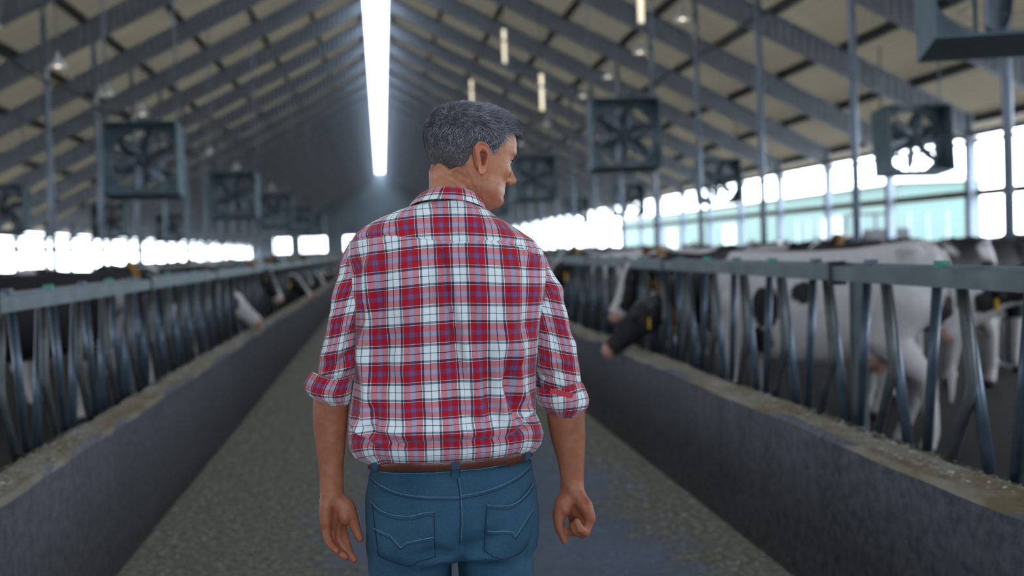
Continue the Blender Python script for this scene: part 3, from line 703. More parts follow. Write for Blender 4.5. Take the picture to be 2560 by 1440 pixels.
# folds: polyline in the man's plane, half width (m), height (m; + ridge, - furrow)
def W2(pts, dy=-.125): return [at(x, y, YP+dy)[[0, 2]] for x, y in pts]
FOLDS = [
 (W2([(1090, 603), (1086, 660), (1083, 720), (1080, 800)]), .005, -.005), (W2([(1108, 604), (1114, 660), (1124, 720), (1136, 790), (1150, 880), (1162, 960)]), .006, -.008),
 (W2([(1098, 610), (1104, 720), (1112, 840), (1122, 960)]), .012, .006), (W2([(1122, 610), (1132, 700), (1148, 800), (1166, 900), (1180, 1000)]), .012, .004),
 (W2([(893, 640), (884, 690), (898, 740), (903, 800), (898, 860)]), .012, -.010), (W2([(940, 610), (935, 680), (925, 760), (912, 850), (905, 930)]), .013, .009),
 (W2([(960, 600), (955, 680), (948, 760), (935, 840)]), .012, -.006), (W2([(922, 640), (912, 720), (906, 780)]), .009, .006),
 (W2([(905, 860), (912, 930), (922, 1000), (915, 1060), (905, 1120)]), .012, .008), (W2([(930, 1010), (935, 1070), (922, 1130)]), .010, -.008),
 (W2([(1330, 640), (1322, 720), (1330, 800), (1325, 860)]), .013, -.007), (W2([(1290, 640), (1285, 740), (1278, 850), (1290, 940)]), .016, .007),
 (W2([(1305, 850), (1290, 920), (1305, 980), (1335, 1040)]), .012, .010), (W2([(1285, 900), (1268, 960), (1290, 1030), (1320, 1090)]), .010, -.009),
 (W2([(1262, 820), (1240, 900), (1245, 980), (1268, 1060), (1290, 1110)]), .013, .009), (W2([(1225, 860), (1218, 940), (1228, 1020), (1245, 1100)]), .012, -.007),
 (W2([(1190, 900), (1195, 990), (1205, 1080)]), .012, .005), (W2([(1335, 1030), (1310, 1060), (1290, 1085)]), .009, .009), (W2([(1345, 1060), (1310, 1095), (1270, 1115)]), .008, -.008),
 (W2([(1000, 900), (1020, 960), (1010, 1040), (1000, 1100)]), .014, .005), (W2([(1050, 960), (1055, 1030), (1045, 1090)]), .012, -.004),
 (W2([(880, 1060), (900, 1095), (930, 1120), (970, 1128)]), .009, .010), (W2([(875, 1095), (905, 1120), (940, 1140)]), .007, -.008), (W2([(950, 1120), (1000, 1132), (1080, 1124), (1160, 1121), (1250, 1116), (1300, 1112)]), .006, -.006),
 (W2([(940, 1075), (1000, 1100), (1080, 1098), (1170, 1096), (1250, 1090)]), .012, .007),
 (W2([(985, 820), (960, 900), (970, 980)]), .014, -.005), (W2([(1060, 1000), (1100, 1060), (1150, 1080)]), .012, .004), (W2([(1130, 980), (1160, 1040), (1215, 1070)]), .010, -.004),
 (W2([(1200, 640), (1190, 720), (1200, 800)]), .016, .004), (W2([(1010, 640), (1020, 720), (1005, 800)]), .015, .004), (W2([(980, 545), (1010, 560), (1060, 562)]), .010, .003),
]
PLEAT = W2([(1106, 604), (1110, 650), (1118, 700), (1128, 770), (1140, 840), (1152, 920), (1160, 980)])
YOKE = W2([(862, 600), (905, 594), (960, 587), (1030, 594), (1100, 602), (1180, 604), (1250, 606), (1310, 618), (1352, 640)])
def polydist(x, z, poly):
    best = np.full(x.shape, 9.); tt = np.zeros(x.shape)
    L = len(poly)-1
    for i in range(L):
        a, b = poly[i], poly[i+1]; dx, dz = b-a; l2 = dx*dx+dz*dz
        t = np.clip(((x-a[0])*dx+(z-a[1])*dz)/l2, 0, 1); dd = np.hypot(x-a[0]-t*dx, z-a[1]-t*dz)
        m = dd < best; best = np.where(m, dd, best); tt = np.where(m, (i+t)/L, tt)
    return best, tt
def folds(x, z):
    D = np.zeros(x.shape)
    for poly, wd, h in FOLDS:
        dd, t = polydist(x, z, poly); D += 1.5*h*np.exp(-(dd/wd)**2)*np.clip(np.minimum(t*5+.25, (1-t)*4+.1), 0, 1)
    dd, t = polydist(x, z, YOKE); D += -.0022*np.exp(-(dd/.0022)**2)+.0012*np.exp(-((dd-.006)/.004)**2)
    return D
man = empty('person', (P(1130, 1200)[0], YP, 0))
tag(man, 'man seen from behind in red white plaid shirt and blue jeans, head turned right', 'person')
MX, MY = man.location.x, man.location.y
def adopt(o, par=None):
    """hand an object built in world coordinates to the man (or to a part of his)"""
    o.parent = par or man
    if (par or man) is man: o.location = (-MX, -MY, 0)
    return o
# ---- shirt torso
zs = np.concatenate([np.linspace(zHem, zTop, 250)]); NA = 420; n_ex = 2.5
tt = np.linspace(0, 2*PI, NA, endpoint=False)-PI/2+PI          # start at the front seam, so the UV cut hides there
R = []; UV = []
XC0 = .5*(TL(P(1120, 800)[2])+TR(P(1120, 800)[2]))
for z in zs:
    xl, xr = TL(z), TR(z); xc, a = (xl+xr)/2, (xr-xl)/2; bb, bf = BK(z), FR(z)
    th = np.linspace(PI/2, PI/2+2*PI, NA, endpoint=False); c, s_ = np.cos(th), np.sin(th); ex = 2/n_ex
    x = xc+a*np.sign(c)*abs(c)**ex; y = YP+np.where(s_ > 0, bf, bb)*np.sign(s_)*abs(s_)**ex
    back = np.clip(-s_*1.5, 0, 1)
    y += back*.012*np.exp(-((x-XC0)/.03)**2)*np.clip((z-1.15)*6, 0, 1)                     # hollow of the spine
    up = np.clip((z-1.25)*8, 0, 1)*np.clip((1.56-z)*10, 0, 1)
    y -= back*up*.010*(np.exp(-((x-XC0-.10)/.05)**2)+np.exp(-((x-XC0+.10)/.05)**2))         # shoulder blades
    D = folds(x, np.full(x.shape, z))*np.clip(-s_*2.5+.3, 0, 1)
    px_ = np.interp(-z, [-p[1] for p in PLEAT], [p[0] for p in PLEAT]); ps = (x-px_); below = np.clip((PLEAT[0][1]-z)/.004, 0, 1)*np.clip((z-PLEAT[-1][1])/.08, 0, 1)*(s_ < 0)
    D = D+below*(.0075*(1/(1+np.exp(-ps/.0008)))*np.exp(-np.clip(ps, 0, 1)/.035)-.005*np.exp(-(np.minimum(ps, 0)/.012)**2)*(ps < 0)-.004*np.exp(-((ps+.001)/.0022)**2))
    nz = 0.0016*(vnoise(np.stack([x*26, y*26, np.full(x.shape, z*20)], 1), 3)-.5)*2+.0030*(vnoise(np.stack([x*9+5, y*9, np.full(x.shape, z*12)], 1), 9)-.5)*2
    D = D+nz*np.clip((z-zHem)*20, 0, 1)
    x2 = x+D*c*.8; y2 = y+D*np.where(s_ < 0, -1, .6)*np.clip(abs(s_)*1.4, 0, 1)
    lift = .027*back*np.clip(1-(z-zHem)/.14, 0, 1)
    R.append(np.stack([x2, y2, z+lift], 1))
    seg = np.hypot(np.diff(x, append=x[:1]), np.diff(y, append=y[:1])); arc = np.cumsum(seg)-seg
    uu = ((arc-arc[NA//2])*.97+(xc-XC0)-.0095)*1.08+.0036+(0.006*(vnoise(np.stack([x*7, y*7, np.full(x.shape, z*7)], 1), 21)-.5))
    vv = z-.016+.22*np.clip((z-1.2)*3, 0, 1)*(x-XC0)**2*2.2+.006*(vnoise(np.stack([x*8, y*8, np.full(x.shape, z*8)], 1), 22)-.5)
    dd, t = polydist(x, np.full(x.shape, z), YOKE); zy = np.interp(x, [p[0] for p in YOKE], [p[1] for p in YOKE])
    uu = uu+.007*(1/(1+np.exp(-ps/.0006)))*np.clip((PLEAT[0][1]-z)/.004, 0, 1)*(s_ < 0)
    yk = z > zy; vv = np.where(yk, vv*1.12-zy*.12+.012, vv); uu = np.where(yk, uu+.004, uu)
    UV.append(np.stack([uu, vv], 1))
R = np.array(R); UV = np.array(UV)
def grid_mesh(name, R, UV, mat, parent, close=True, cap=False):
    k, n, _ = R.shape; mb = MB(); mb.rings(R, cap=False, closed=close); me = mb.mesh(name)
    lay = me.uv_layers.new(name='UVMap'); m = n if close else n-1; co = np.empty((k-1, m, 4, 2))
    U2 = UV if not close else np.concatenate([UV, UV[:, -1:]+(UV[:, -1:]-UV[:, -2:-1])], 1)
    co[:, :, 0] = U2[:-1, :m]; co[:, :, 1] = U2[:-1, 1:m+1]; co[:, :, 2] = U2[1:, 1:m+1]; co[:, :, 3] = U2[1:, :m]
    lay.data.foreach_set('uv', co.ravel()); return link(name, me, mat, parent, True)
shirt = grid_mesh('shirt', R, UV, MT['plaid'], None); adopt(shirt)
# ---- sleeves and rolled cuffs
def limb(rows, depth=1.0, dy=lambda t: 0., n=72, sub=60, ex=1.0):
    """rows: (py, outer px, inner px) -> rings square to the arm's axis"""
    A = np.array([at(a, y, YP) for y, a, b in rows]); B = np.array([at(b, y, YP) for y, a, b in rows]); t0 = np.linspace(0, 1, len(rows)); t1 = np.linspace(0, 1, sub)
    A = np.stack([np.interp(t1, t0, A[:, i]) for i in range(3)], 1); B = np.stack([np.interp(t1, t0, B[:, i]) for i in range(3)], 1)
    for q in (A, B):
        for _ in range(3): q[1:-1] = .25*q[:-2]+.5*q[1:-1]+.25*q[2:]
    C = (A+B)/2; r = np.linalg.norm(B-A, axis=1)/2; xd = (B-A)/(2*r[:, None]); R = []
    for i in range(sub):
        c = C[i]+np.array((0, dy(t1[i]), 0)); dp = depth(t1[i]) if callable(depth) else depth
        R.append([c+r[i]*(xd[i]*math.cos(a)+np.array((0, 1, 0))*math.sin(a)*dp) for a in np.linspace(PI/2, PI/2+2*PI, n, endpoint=False)])
    return np.array(R), r
def sleeve(rows, side, folds_, par, uoff):
    R, r = limb(rows, depth=lambda t: 1.25-.1*t, dy=lambda t: .005+.0*t, n=140, sub=150)
    C = R.mean(1, keepdims=True); L = np.concatenate([[0], np.cumsum(np.linalg.norm(np.diff(C[:, 0], axis=0), axis=1))])
    N = R-C; N /= np.linalg.norm(N, axis=2, keepdims=True)
    D = np.zeros(R.shape[:2])
    for poly, wd, h in folds_:
        dd, t = polydist(R[:, :, 0], R[:, :, 2], poly); D += h*np.exp(-(dd/wd)**2)*np.clip(np.minimum(t*5+.3, (1-t)*4+.2), 0, 1)*(N[:, :, 1] < .3)
    q = R.reshape(-1, 3); D += (.007*(vnoise(q*np.array((14, 14, 24))+side, 5)-.5)+.004*(vnoise(q*np.array((34, 34, 44))+side, 6)-.5)).reshape(D.shape)
    D = D*np.clip(np.linspace(0, 1, len(R))*6, .2, 1)[:, None]
    R = R+N*D[:, :, None]
    th = np.linspace(PI/2, PI/2+2*PI, R.shape[1], endpoint=False); u_ = (th-3*PI/2)[None]*.066+uoff+0*L[:, None]; v_ = -L[:, None]+0*th[None]+.02+.010*np.cos(th)[None]*side
    s_ = grid_mesh('sleeve', R, np.stack([u_, v_], 2), MT['plaid'], par); return s_
SLL = [(588, 912, 925), (592, 893, 935), (603, 874, 945), (625, 861, 952), (655, 850, 950), (700, 840, 938), (750, 829, 918), (800, 818, 906), (850, 808, 900), (900, 799, 893), (935, 793, 886), (958, 790, 882), (975, 792, 878)]
SLR = [(598, 1300, 1312), (606, 1286, 1333), (622, 1278, 1352), (645, 1280, 1369), (680, 1290, 1386), (730, 1305, 1406), (780, 1320, 1420), (830, 1332, 1431), (880, 1338, 1441), (920, 1341, 1449), (950, 1345, 1455), (975, 1352, 1456), (995, 1358, 1452)]
FL = [(W2([(905, 720), (880, 780), (862, 840), (838, 900)], -.05), .008, .008), (W2([(895, 700), (868, 750), (850, 820)], -.05), .007, -.007), (W2([(885, 880), (850, 905), (812, 925)], -.05), .006, -.009), (W2([(880, 860), (848, 885), (800, 895)], -.05), .007, .006), (W2([(890, 905), (845, 935), (800, 945)], -.05), .006, .007), (W2([(868, 610), (875, 660), (890, 720)], -.05), .004, -.003), (W2([(850, 700), (835, 780), (822, 860)], -.05), .008, .004), (W2([(872, 780), (870, 840), (858, 900)], -.05), .006, -.006)]
FR_ = [(W2([(1345, 760), (1362, 720), (1385, 690)], -.05), .007, -.008), (W2([(1350, 800), (1368, 750), (1395, 715)], -.05), .008, .008), (W2([(1345, 860), (1372, 840), (1400, 850)], -.05), .007, -.006), (W2([(1350, 930), (1385, 905), (1425, 900)], -.05), .007, .008), (W2([(1352, 955), (1390, 930), (1440, 922)], -.05), .006, -.009), (W2([(1400, 730), (1412, 810), (1425, 880)], -.05), .008, .005), (W2([(1358, 640), (1350, 700), (1345, 760)], -.05), .004, -.004), (W2([(1375, 780), (1385, 850), (1400, 920)], -.05), .008, -.005)]
sl = sleeve(SLL, -1, FL, shirt, .01); sr = sleeve(SLR, 1, FR_, shirt, .03)
def cuff(rows, par, seed):
    """a rolled cuff: an outward flaring turned-up band with thickness"""
    R0, r = limb(rows, depth=1.22, n=120, sub=26); C = R0.mean(1, keepdims=True); L = np.concatenate([[0], np.cumsum(np.linalg.norm(np.diff(C[:, 0], axis=0), axis=1))])
    N = R0-C; N /= np.linalg.norm(N, axis=2, keepdims=True); q = R0.reshape(-1, 3)
    R0 = R0+N*(.008*(vnoise(q*30+seed, 7)-.5)+.007*(vnoise(q*13+seed, 8)-.5)).reshape(R0.shape[:2])[:, :, None]
    th = np.linspace(PI/2, PI/2+2*PI, 120, endpoint=False)
    tilt = .006*np.sin(th*2+seed)[None, :, None]*np.linspace(1, 0, 26)[:, None, None]; R0[:, :, 2:] += tilt
    inner = [C[i]+(R0[i]-C[i])*.90 for i in (25, 14, 0)]; lip = C[0]+(R0[0]-C[0])*.95; lip[:, 2] += .003; hem = C[25]+(R0[25]-C[25])*.96; hem[:, 2] -= .003
    RR = np.concatenate([[inner[2][:], lip], R0, [hem, inner[0], inner[1]]]) if True else R0
    LL = np.concatenate([[-.012, -.005], L, [L[-1]+.004, L[-1]+.008, L[-1]+.02]])
    u_ = (th-3*PI/2)[None]*.07+.012*seed+.25*LL[:, None]; v_ = LL[:, None]*1.0+0*th[None]+.03+.012*seed
    return grid_mesh('cuff', RR, np.stack([u_, v_], 2), MT['plaid'], par)
cuff([(938, 778, 887), (952, 769, 886), (968, 764, 884), (982, 767, 882), (992, 778, 880), (1000, 792, 876), (1006, 806, 874)], shirt, 1)
cuff([(962, 1336, 1456), (978, 1338, 1464), (995, 1342, 1469), (1008, 1347, 1468), (1020, 1356, 1464), (1030, 1366, 1456), (1036, 1374, 1448)], shirt, 3)
# button tab on the right sleeve
pa, pb = P(1375, 977, -.085), P(1432, 990, -.088); mb = MB(); mb.bar(pa, pb, .010, .004, (0, 1, 0)); tb = mb.build('sleeve_tab', simple('tab_cloth', srgb(186, 60, 72), .85, 0, 60, .2), shirt)
# ---- collar: stand plus folded leaf, running round the neck and opening at the front
def ring_at(pts_px, dy_back, dy_front, n=96, zdrop=.03):
    """closed loop round the neck through left, back-centre and right points seen in the photo"""
    (lx, ly), (cx, cy_), (rx, ry) = pts_px; l, c, r = P(lx, ly), P(cx, cy_), P(rx, ry); xc = (l[0]+r[0])/2; a = (r[0]-l[0])/2; zc = (l[2]+r[2])/2
    out = []
    for th in np.linspace(PI/2, PI/2+2*PI, n, endpoint=False):
        co, si = math.cos(th), math.sin(th); x = xc+a*np.sign(co)*abs(co)**.9
        zz = zc+(r[2]-l[2])/2*co+(c[2]-zc)*max(0, -si)**1.1-zdrop*max(0, si)
        out.append((x, YP+(dy_front if si > 0 else dy_back)*si+.0, zz))
    return np.array(out)
ct = [ring_at(((1046, 517), (1118, 505), (1202, 530)), .085, .07), ring_at(((1052, 500), (1118, 486), (1196, 512)), .078, .07), ring_at(((1058, 492), (1120, 476), (1192, 500)), .072, .068), ring_at(((1052, 490), (1120, 472), (1196, 498)), .078, .072),
      ring_at(((1042, 496), (1120, 477), (1204, 505)), .088, .078), ring_at(((1030, 507), (1120, 490), (1211, 517)), .096, .085), ring_at(((1018, 524), (1120, 503), (1218, 536)), .103, .092), ring_at(((1020, 525), (1120, 503.5), (1216, 536)), .100, .090), ring_at(((1030, 510), (1120, 494), (1208, 522)), .092, .084)]
CR_ = []
for i in range(len(ct)-1):
    for f in np.linspace(0, 1, 6, endpoint=False): CR_.append(ct[i]*(1-f)+ct[i+1]*f)
CR_.append(ct[-1]); CR_ = np.array(CR_); Lc = np.concatenate([[0], np.cumsum(np.linalg.norm(np.diff(CR_[:, 48], axis=0), axis=1))])
seg = np.linalg.norm(np.diff(CR_[20], axis=0, append=CR_[20][:1]), axis=1); arc = np.cumsum(seg)-seg
collar = grid_mesh('collar', CR_, np.stack([(arc-arc[48])[None]+.052+0*Lc[:, None], -Lc[:, None]*1.0+.02+0*arc[None]], 2), MT['plaid'], shirt)

# ---- jeans: hips and two legs fused, then pockets, loops, seams laid on the surface
JL = sil([(934, 1146), (926, 1165), (919, 1200), (914, 1250), (912, 1300), (914, 1350), (917, 1400), (920, 1445)])
JR = sil([(1322, 1128), (1330, 1165), (1338, 1200), (1343, 1250), (1346, 1300), (1343, 1350), (1338, 1400), (1334, 1445)])
mb = MB(); R_ = []
zj = np.linspace(P(1130, 1372)[2], P(1130, 1150)[2], 24)
for z in zj:
    xl, xr = JL(z), JR(z); xc, a = (xl+xr)/2, (xr-xl)/2; th = np.linspace(0, 2*PI, 64, endpoint=False); c, s_ = np.cos(th), np.sin(th)
    bb = np.interp(z, [P(1130, y)[2] for y in (1400, 1330, 1250, 1150)], [.105, .135, .135, .108]); x = xc+a*np.sign(c)*abs(c)**.82; y = YP+np.where(s_ > 0, .115, bb)*np.sign(s_)*abs(s_)**.82
    R_.append(np.stack([x, y, np.full(x.shape, z)], 1))
mb.rings(np.array(R_))
def leg(pts, n=40):
    Rr = []
    for (x, y, z, a, b) in pts: Rr.append([(x+a*math.cos(t), y+b*math.sin(t), z) for t in np.linspace(0, 2*PI, n, endpoint=False)])
    mb.rings(np.array(Rr)[::-1])
zc_ = P(1130, 1400)[2]; a1, a2 = P(920, 1440), P(1130, 1440); b1, b2 = P(1146, 1440), P(1335, 1440); lx, lw = (a1[0]+a2[0])/2, (a2[0]-a1[0])/2; rx, rw = (b1[0]+b2[0])/2, (b2[0]-b1[0])/2; z4 = a2[2]
leg([(lx, YP, zc_+.10, lw*.98, .105), (lx, YP, z4+.03, lw, .105), (lx, YP+.01, z4, lw*.99, .10), (lx+.0, YP+.04, .66, .078, .09), (lx+.005, YP+.08, .48, .064, .072), (lx+.0, YP+.09, .3, .062, .07), (lx-.005, YP+.10, .14, .056, .066), (lx-.005, YP+.11, .055, .058, .075)])
leg([(rx, YP, zc_+.10, rw*.98, .105), (rx, YP, z4+.03, rw, .105), (rx, YP-.005, z4, rw*.99, .10), (rx-.0, YP-.02, .66, .078, .088), (rx-.005, YP-.04, .48, .064, .072), (rx-.005, YP-.09, .3, .062, .068), (rx, YP-.14, .14, .056, .062), (rx, YP-.16, .055, .058, .07)])
jm = voxel(mb, .0065, 8, .5)
v = get_v(jm); xc = P(1141, 1300)[0]; zb = P(1141, 1330)[2]
bk = np.clip((YP-v[:, 1])/.05, 0, 1)
v[:, 1] -= bk*.014*(np.exp(-((v[:, 0]-xc-.085)/.06)**2-((v[:, 2]-zb)/.085)**2)+np.exp(-((v[:, 0]-xc+.085)/.06)**2-((v[:, 2]-zb)/.085)**2))
v[:, 1] += bk*.014*np.exp(-((v[:, 0]-xc)/.011)**2)*np.clip((P(1141, 1190)[2]-v[:, 2])/.12, 0, 1)*(v[:, 2] > .8)
JF = [(W2([(1150, 1370), (1200, 1350), (1250, 1330)]), .008, -.005), (W2([(1150, 1395), (1220, 1390), (1290, 1400)]), .009, .005), (W2([(1130, 1385), (1080, 1370), (1020, 1400)]), .010, -.006), (W2([(1135, 1400), (1100, 1395), (1060, 1425)]), .008, .005), (W2([(1160, 1330), (1220, 1300), (1270, 1280)]), .009, .004), (W2([(925, 1400), (960, 1415), (1020, 1430)]), .008, -.004), (W2([(1335, 1330), (1320, 1390), (1310, 1440)]), .009, -.005), (W2([(930, 1230), (1000, 1225), (1080, 1235)]), .010, .003)]
Dj = np.zeros(len(v))
for poly, wd, h in JF:
    dd, t = polydist(v[:, 0], v[:, 2], poly); Dj += 2.4*h*np.exp(-(dd/wd)**2)*np.clip(np.minimum(t*4+.2, (1-t)*4), 0, 1)
Dj += .008*(vnoise(v*np.array((22, 22, 30)), 12)-.5)
v[:, 1] -= bk*Dj; v[:, 0] += (1-bk)*Dj*.6; set_v(jm, v)
jeans = adopt(link('jeans', jm, MT['denim'], None, True))
JT = BVHTree.FromPolygons([tuple(q) for q in v], [tuple(p.vertices) for p in jm.polygons])
def onj(px, py, off=.001, tree=None):
    p = P(px, py); dirv = Vector(p)-Vector((0, 0, CH)); dirv.normalize(); h = (tree or JT).ray_cast(Vector((0, 0, CH)), dirv)
    if h[0] is None: return p
    return np.array(h[0])+np.array(h[1])*(off if h[1].y < 0 else -off)
def dense(pts, k=12, curve=True):
    pts = np.array(pts, float); out = []
    t0 = np.linspace(0, 1, len(pts)); t1 = np.linspace(0, 1, (len(pts)-1)*k+1)
    return np.stack([np.interp(t1, t0, pts[:, i]) for i in (0, 1)], 1)
def curve(pts, k=8):
    p = np.array(pts, float); p = np.concatenate([[2*p[0]-p[1]], p, [2*p[-1]-p[-2]]]); out = []
    for i in range(1, len(p)-2):
        for f in np.linspace(0, 1, k, endpoint=False): out.append(.5*((2*p[i])+(-p[i-1]+p[i+1])*f+(2*p[i-1]-5*p[i]+4*p[i+1]-p[i+2])*f*f+(-p[i-1]+3*p[i]-3*p[i+1]+p[i+2])*f**3))
    return np.array(out+[p[-2]])
def seam(name, pts, r, mat, par, off=.0008, k=12):
    q = dense(pts, k) if name in ('pocket_stitching', 'loop_stitching') else curve(pts, k); mb = MB(); mb.tube([onj(x, y, off) for x, y in q], r, 6); return mb.build(name, mat, par, True)
def patch(poly_top, poly_bot, off=.0042, rows=14, cols=30):
    T = curve(poly_top, 12); B_ = curve(poly_bot, 12); f = np.linspace(0, 1, cols)
    T = np.stack([np.interp(f, np.linspace(0, 1, len(T)), T[:, i]) for i in (0, 1)], 1); B_ = np.stack([np.interp(f, np.linspace(0, 1, len(B_)), B_[:, i]) for i in (0, 1)], 1)
    mb = MB(); G = []
    for r_ in np.linspace(0, 1, rows):
        row = []
        for j in range(cols):
            e = 1 if (0 < j < cols-1 and 0 < r_ < 1) else 0
            row.append(onj(*(T[j]*(1-r_)+B_[j]*r_), off if e else .0003))
        G.append(row)
    mb.rings(np.array(G), closed=False); return mb
for nm, top, bot, deco in (
    ('back_pocket', [(931, 1252), (955, 1275), (990, 1288), (1030, 1290), (1060, 1282), (1085, 1281)], [(947, 1388), (975, 1401), (1022, 1415), (1045, 1405), (1060, 1400), (1088, 1392)],
     [[(934, 1319), (980, 1338), (1005, 1368), (1020, 1355), (1084, 1342)], [(936, 1327), (976, 1344), (1004, 1374), (1022, 1361), (1083, 1349)]]),
    ('back_pocket', [(1217, 1263), (1235, 1265), (1262, 1265), (1290, 1255), (1315, 1232), (1328, 1210)], [(1210, 1376), (1235, 1392), (1262, 1397), (1285, 1390), (1310, 1372), (1326, 1340)],
     [[(1217, 1325), (1278, 1329), (1286, 1340), (1305, 1308), (1328, 1272)], [(1217, 1332), (1275, 1336), (1286, 1348), (1307, 1316), (1328, 1281)]])):
    pk = patch(top, bot).build(nm, MT['denim'], jeans, True)
    for e_ in (bot, [top[0], ((top[0][0]+bot[0][0])/2-1, (top[0][1]+bot[0][1])/2), bot[0]], [top[-1], ((top[-1][0]+bot[-1][0])/2, (top[-1][1]+bot[-1][1])/2), bot[-1]]): seam('pocket_edge', e_, .0010, MT['stitch_dark'], jeans, .0012)
    seam('pocket_hem', [(x, y) for x, y in top], .0010, MT['stitch_light'], jeans, .0044)
    seam('pocket_hem', [(x, y+9) for x, y in top], .0006, MT['stitch_dark'], jeans, .0048)
    for i, dpts in enumerate(deco):
        seam('pocket_stitching', dpts, .0009 if i == 0 else .0007, MT['stitch_light'] if i == 0 else MT['stitch_dark'], jeans, .0046)
seam('yoke_seam', [(919, 1186), (950, 1212), (1000, 1233), (1060, 1242), (1110, 1243), (1148, 1243)], .0009, MT['stitch_light'], jeans, .001)
seam('yoke_seam', [(921, 1192), (950, 1219), (1000, 1240), (1060, 1249), (1110, 1250), (1148, 1250)], .0008, MT['stitch_dark'], jeans, .001)
seam('yoke_seam', [(1152, 1240), (1200, 1231), (1250, 1215), (1295, 1190), (1322, 1165), (1330, 1148)], .0009, MT['stitch_light'], jeans, .001)
seam('yoke_seam', [(1152, 1248), (1200, 1239), (1252, 1222), (1297, 1198), (1326, 1172)], .0008, MT['stitch_dark'], jeans, .001)
seam('centre_seam', [(1143, 1195), (1149, 1240), (1151, 1300), (1148, 1360)], .0011, MT['stitch_dark'], jeans, .0008)
seam('centre_seam', [(1147, 1195), (1153, 1240), (1156, 1300), (1153, 1350)], .0008, MT['stitch_light'], jeans, .0008)
seam('waistband_edge', [(928, 1178), (990, 1184), (1060, 1184), (1128, 1180), (1150, 1178), (1210, 1172), (1262, 1163), (1318, 1150)], .0009, MT['stitch_light'], jeans, .0012)
mb = patch([(1265, 1155), (1313, 1139)], [(1272, 1168), (1316, 1148)], .003, 5, 8); mb.build('waist_patch', MT['leather'], jeans, True)
# belt on the trouser top
def band(tops, bots, off, name, mat, par, n=90):
    th = np.linspace(0, 2*PI, n, endpoint=False); z0, z1 = [], []; RR = []
    for tb_, o_ in ((bots, off-.002), (bots, off), (tops, off), (tops, off-.002)):
        zz, xx = np.array([P(x, y)[2] for x, y in tb_]), np.array([P(x, y)[0] for x, y in tb_]); row = []
        for t in th:
            c, s_ = math.cos(t), math.sin(t); zm = np.interp(xcb+ab*c, xx, zz); xl, xr = JL(zm), JR(zm); a = (xr-xl)/2+o_; bb = np.interp(zm, [P(1130, y)[2] for y in (1330, 1250, 1150)], [.135, .135, .108])
            row.append(((xl+xr)/2+a*np.sign(c)*abs(c)**.82, YP+(.115 if s_ > 0 else bb)*np.sign(s_)*abs(s_)**.82+o_*s_, zm))
        RR.append(row)
    mb = MB(); RR.append(RR[0]); mb.rings(np.array(RR), cap=False); return mb.build(name, mat, par, True)
xcb = (JL(P(1130, 1160)[2])+JR(P(1130, 1160)[2]))/2; ab = (JR(P(1130, 1160)[2])-JL(P(1130, 1160)[2]))/2
belt = band([(925, 1136), (1040, 1120), (1130, 1118), (1220, 1112), (1325, 1104)], [(925, 1166), (1000, 1155), (1130, 1149), (1200, 1143), (1325, 1132)], .006, 'belt', MT['leather'], None); adopt(belt)
bm_ = belt.data; BT = BVHTree.FromPolygons([tuple(q.co) for q in bm_.vertices], [tuple(p.vertices) for p in bm_.polygons])
CT = BVHTree.FromPolygons([tuple(q) for q in v]+[tuple(q.co) for q in bm_.vertices], [tuple(p.vertices) for p in jm.polygons]+[tuple(i+len(v) for i in p.vertices) for p in bm_.polygons])
for x0, x1, y0, y1 in ((1129, 1148, 1140, 1196), (935, 947, 1150, 1182), (1310, 1320, 1112, 1150)):
    G = []
    for y in np.linspace(y0, y1, 12):
        e = .006; G.append([onj(x0, y, .0005, CT), onj(x0, y, e, CT), onj((x0+x1)/2, y, e+.001, CT), onj(x1, y, e, CT), onj(x1, y, .0005, CT)])
    mb = MB(); mb.rings(np.array(G), closed=False); mb.add(G[-1], [(0, 1, 2, 3, 4)]); mb.build('belt_loop', MT['denim'], jeans, False)
[seam('belt_loop_edge', [(x_, 1152), (x_, 1194)], .0007, MT['stitch_dark'], jeans, .002) for x_ in (1127.5, 1149.5)]
seam('loop_stitching', [(1129, 1194), (1148, 1194)], .0013, MT['stitch_light'], jeans, .004)
# boots
for x, y in ((lx-.005, YP+.11), (rx, YP-.16)):
    mb = MB(); mb.capsule([(x, y-.03, .045), (x, y+.06, .045), (x, y+.17, .035)], [.045, .05, .042], 14); mb.capsule([(x, y-.02, .05), (x, y-.01, .13)], [.046, .045], 14)
    me = voxel(mb, .008, 4); v = get_v(me); v[:, 2] = np.maximum(v[:, 2], .004); set_v(me, v); b = adopt(link('boot', me, MT['boot'], None, True))
    mb = MB(); mb.rings(np.array([[(x+.05*math.cos(t)*(1-.1*math.sin(t)), y+.065+.135*math.sin(t), z) for t in np.linspace(0, 2*PI, 28, endpoint=False)] for z in (0, .018)])); mb.build('sole', MT['black'], b, True)
#PART5

# ---- body: head, neck, trunk, arms, hands and legs as one skin
HAZ = -1.1485                    # he looks to his right, head a little bowed
HC = np.array((.1881, YP, 1.7)); zchin = 1.5883; HZ = .8831
cz_, sz_ = math.cos(HAZ), math.sin(HAZ); HT = .2428
def hw(p):
    """head-local (x right, y face, z up from chin) -> world"""
    p = np.asarray(p, float); y = p[..., 1]*.9844; z = p[..., 2]*HZ; z0 = .11
    y2 = y*math.cos(HT)+(z-z0)*math.sin(HT); z2 = z0+(z-z0)*math.cos(HT)-y*math.sin(HT)
    return np.stack([HC[0]+p[..., 0]*cz_-y2*sz_, HC[1]+p[..., 0]*sz_+y2*cz_, zchin+z2], -1)
zk = [0, .006, .014, .024, .036, .045, .055, .062, .072, .082, .095, .112, .126, .137, .15, .165, .18, .195, .208, .218, .2235, .226]
yf = [.056, .074, .086, .091, .085, .088, .087, .088, .085, .085, .086, .084, .086, .092, .0925, .090, .084, .073, .057, .036, .018, .002]
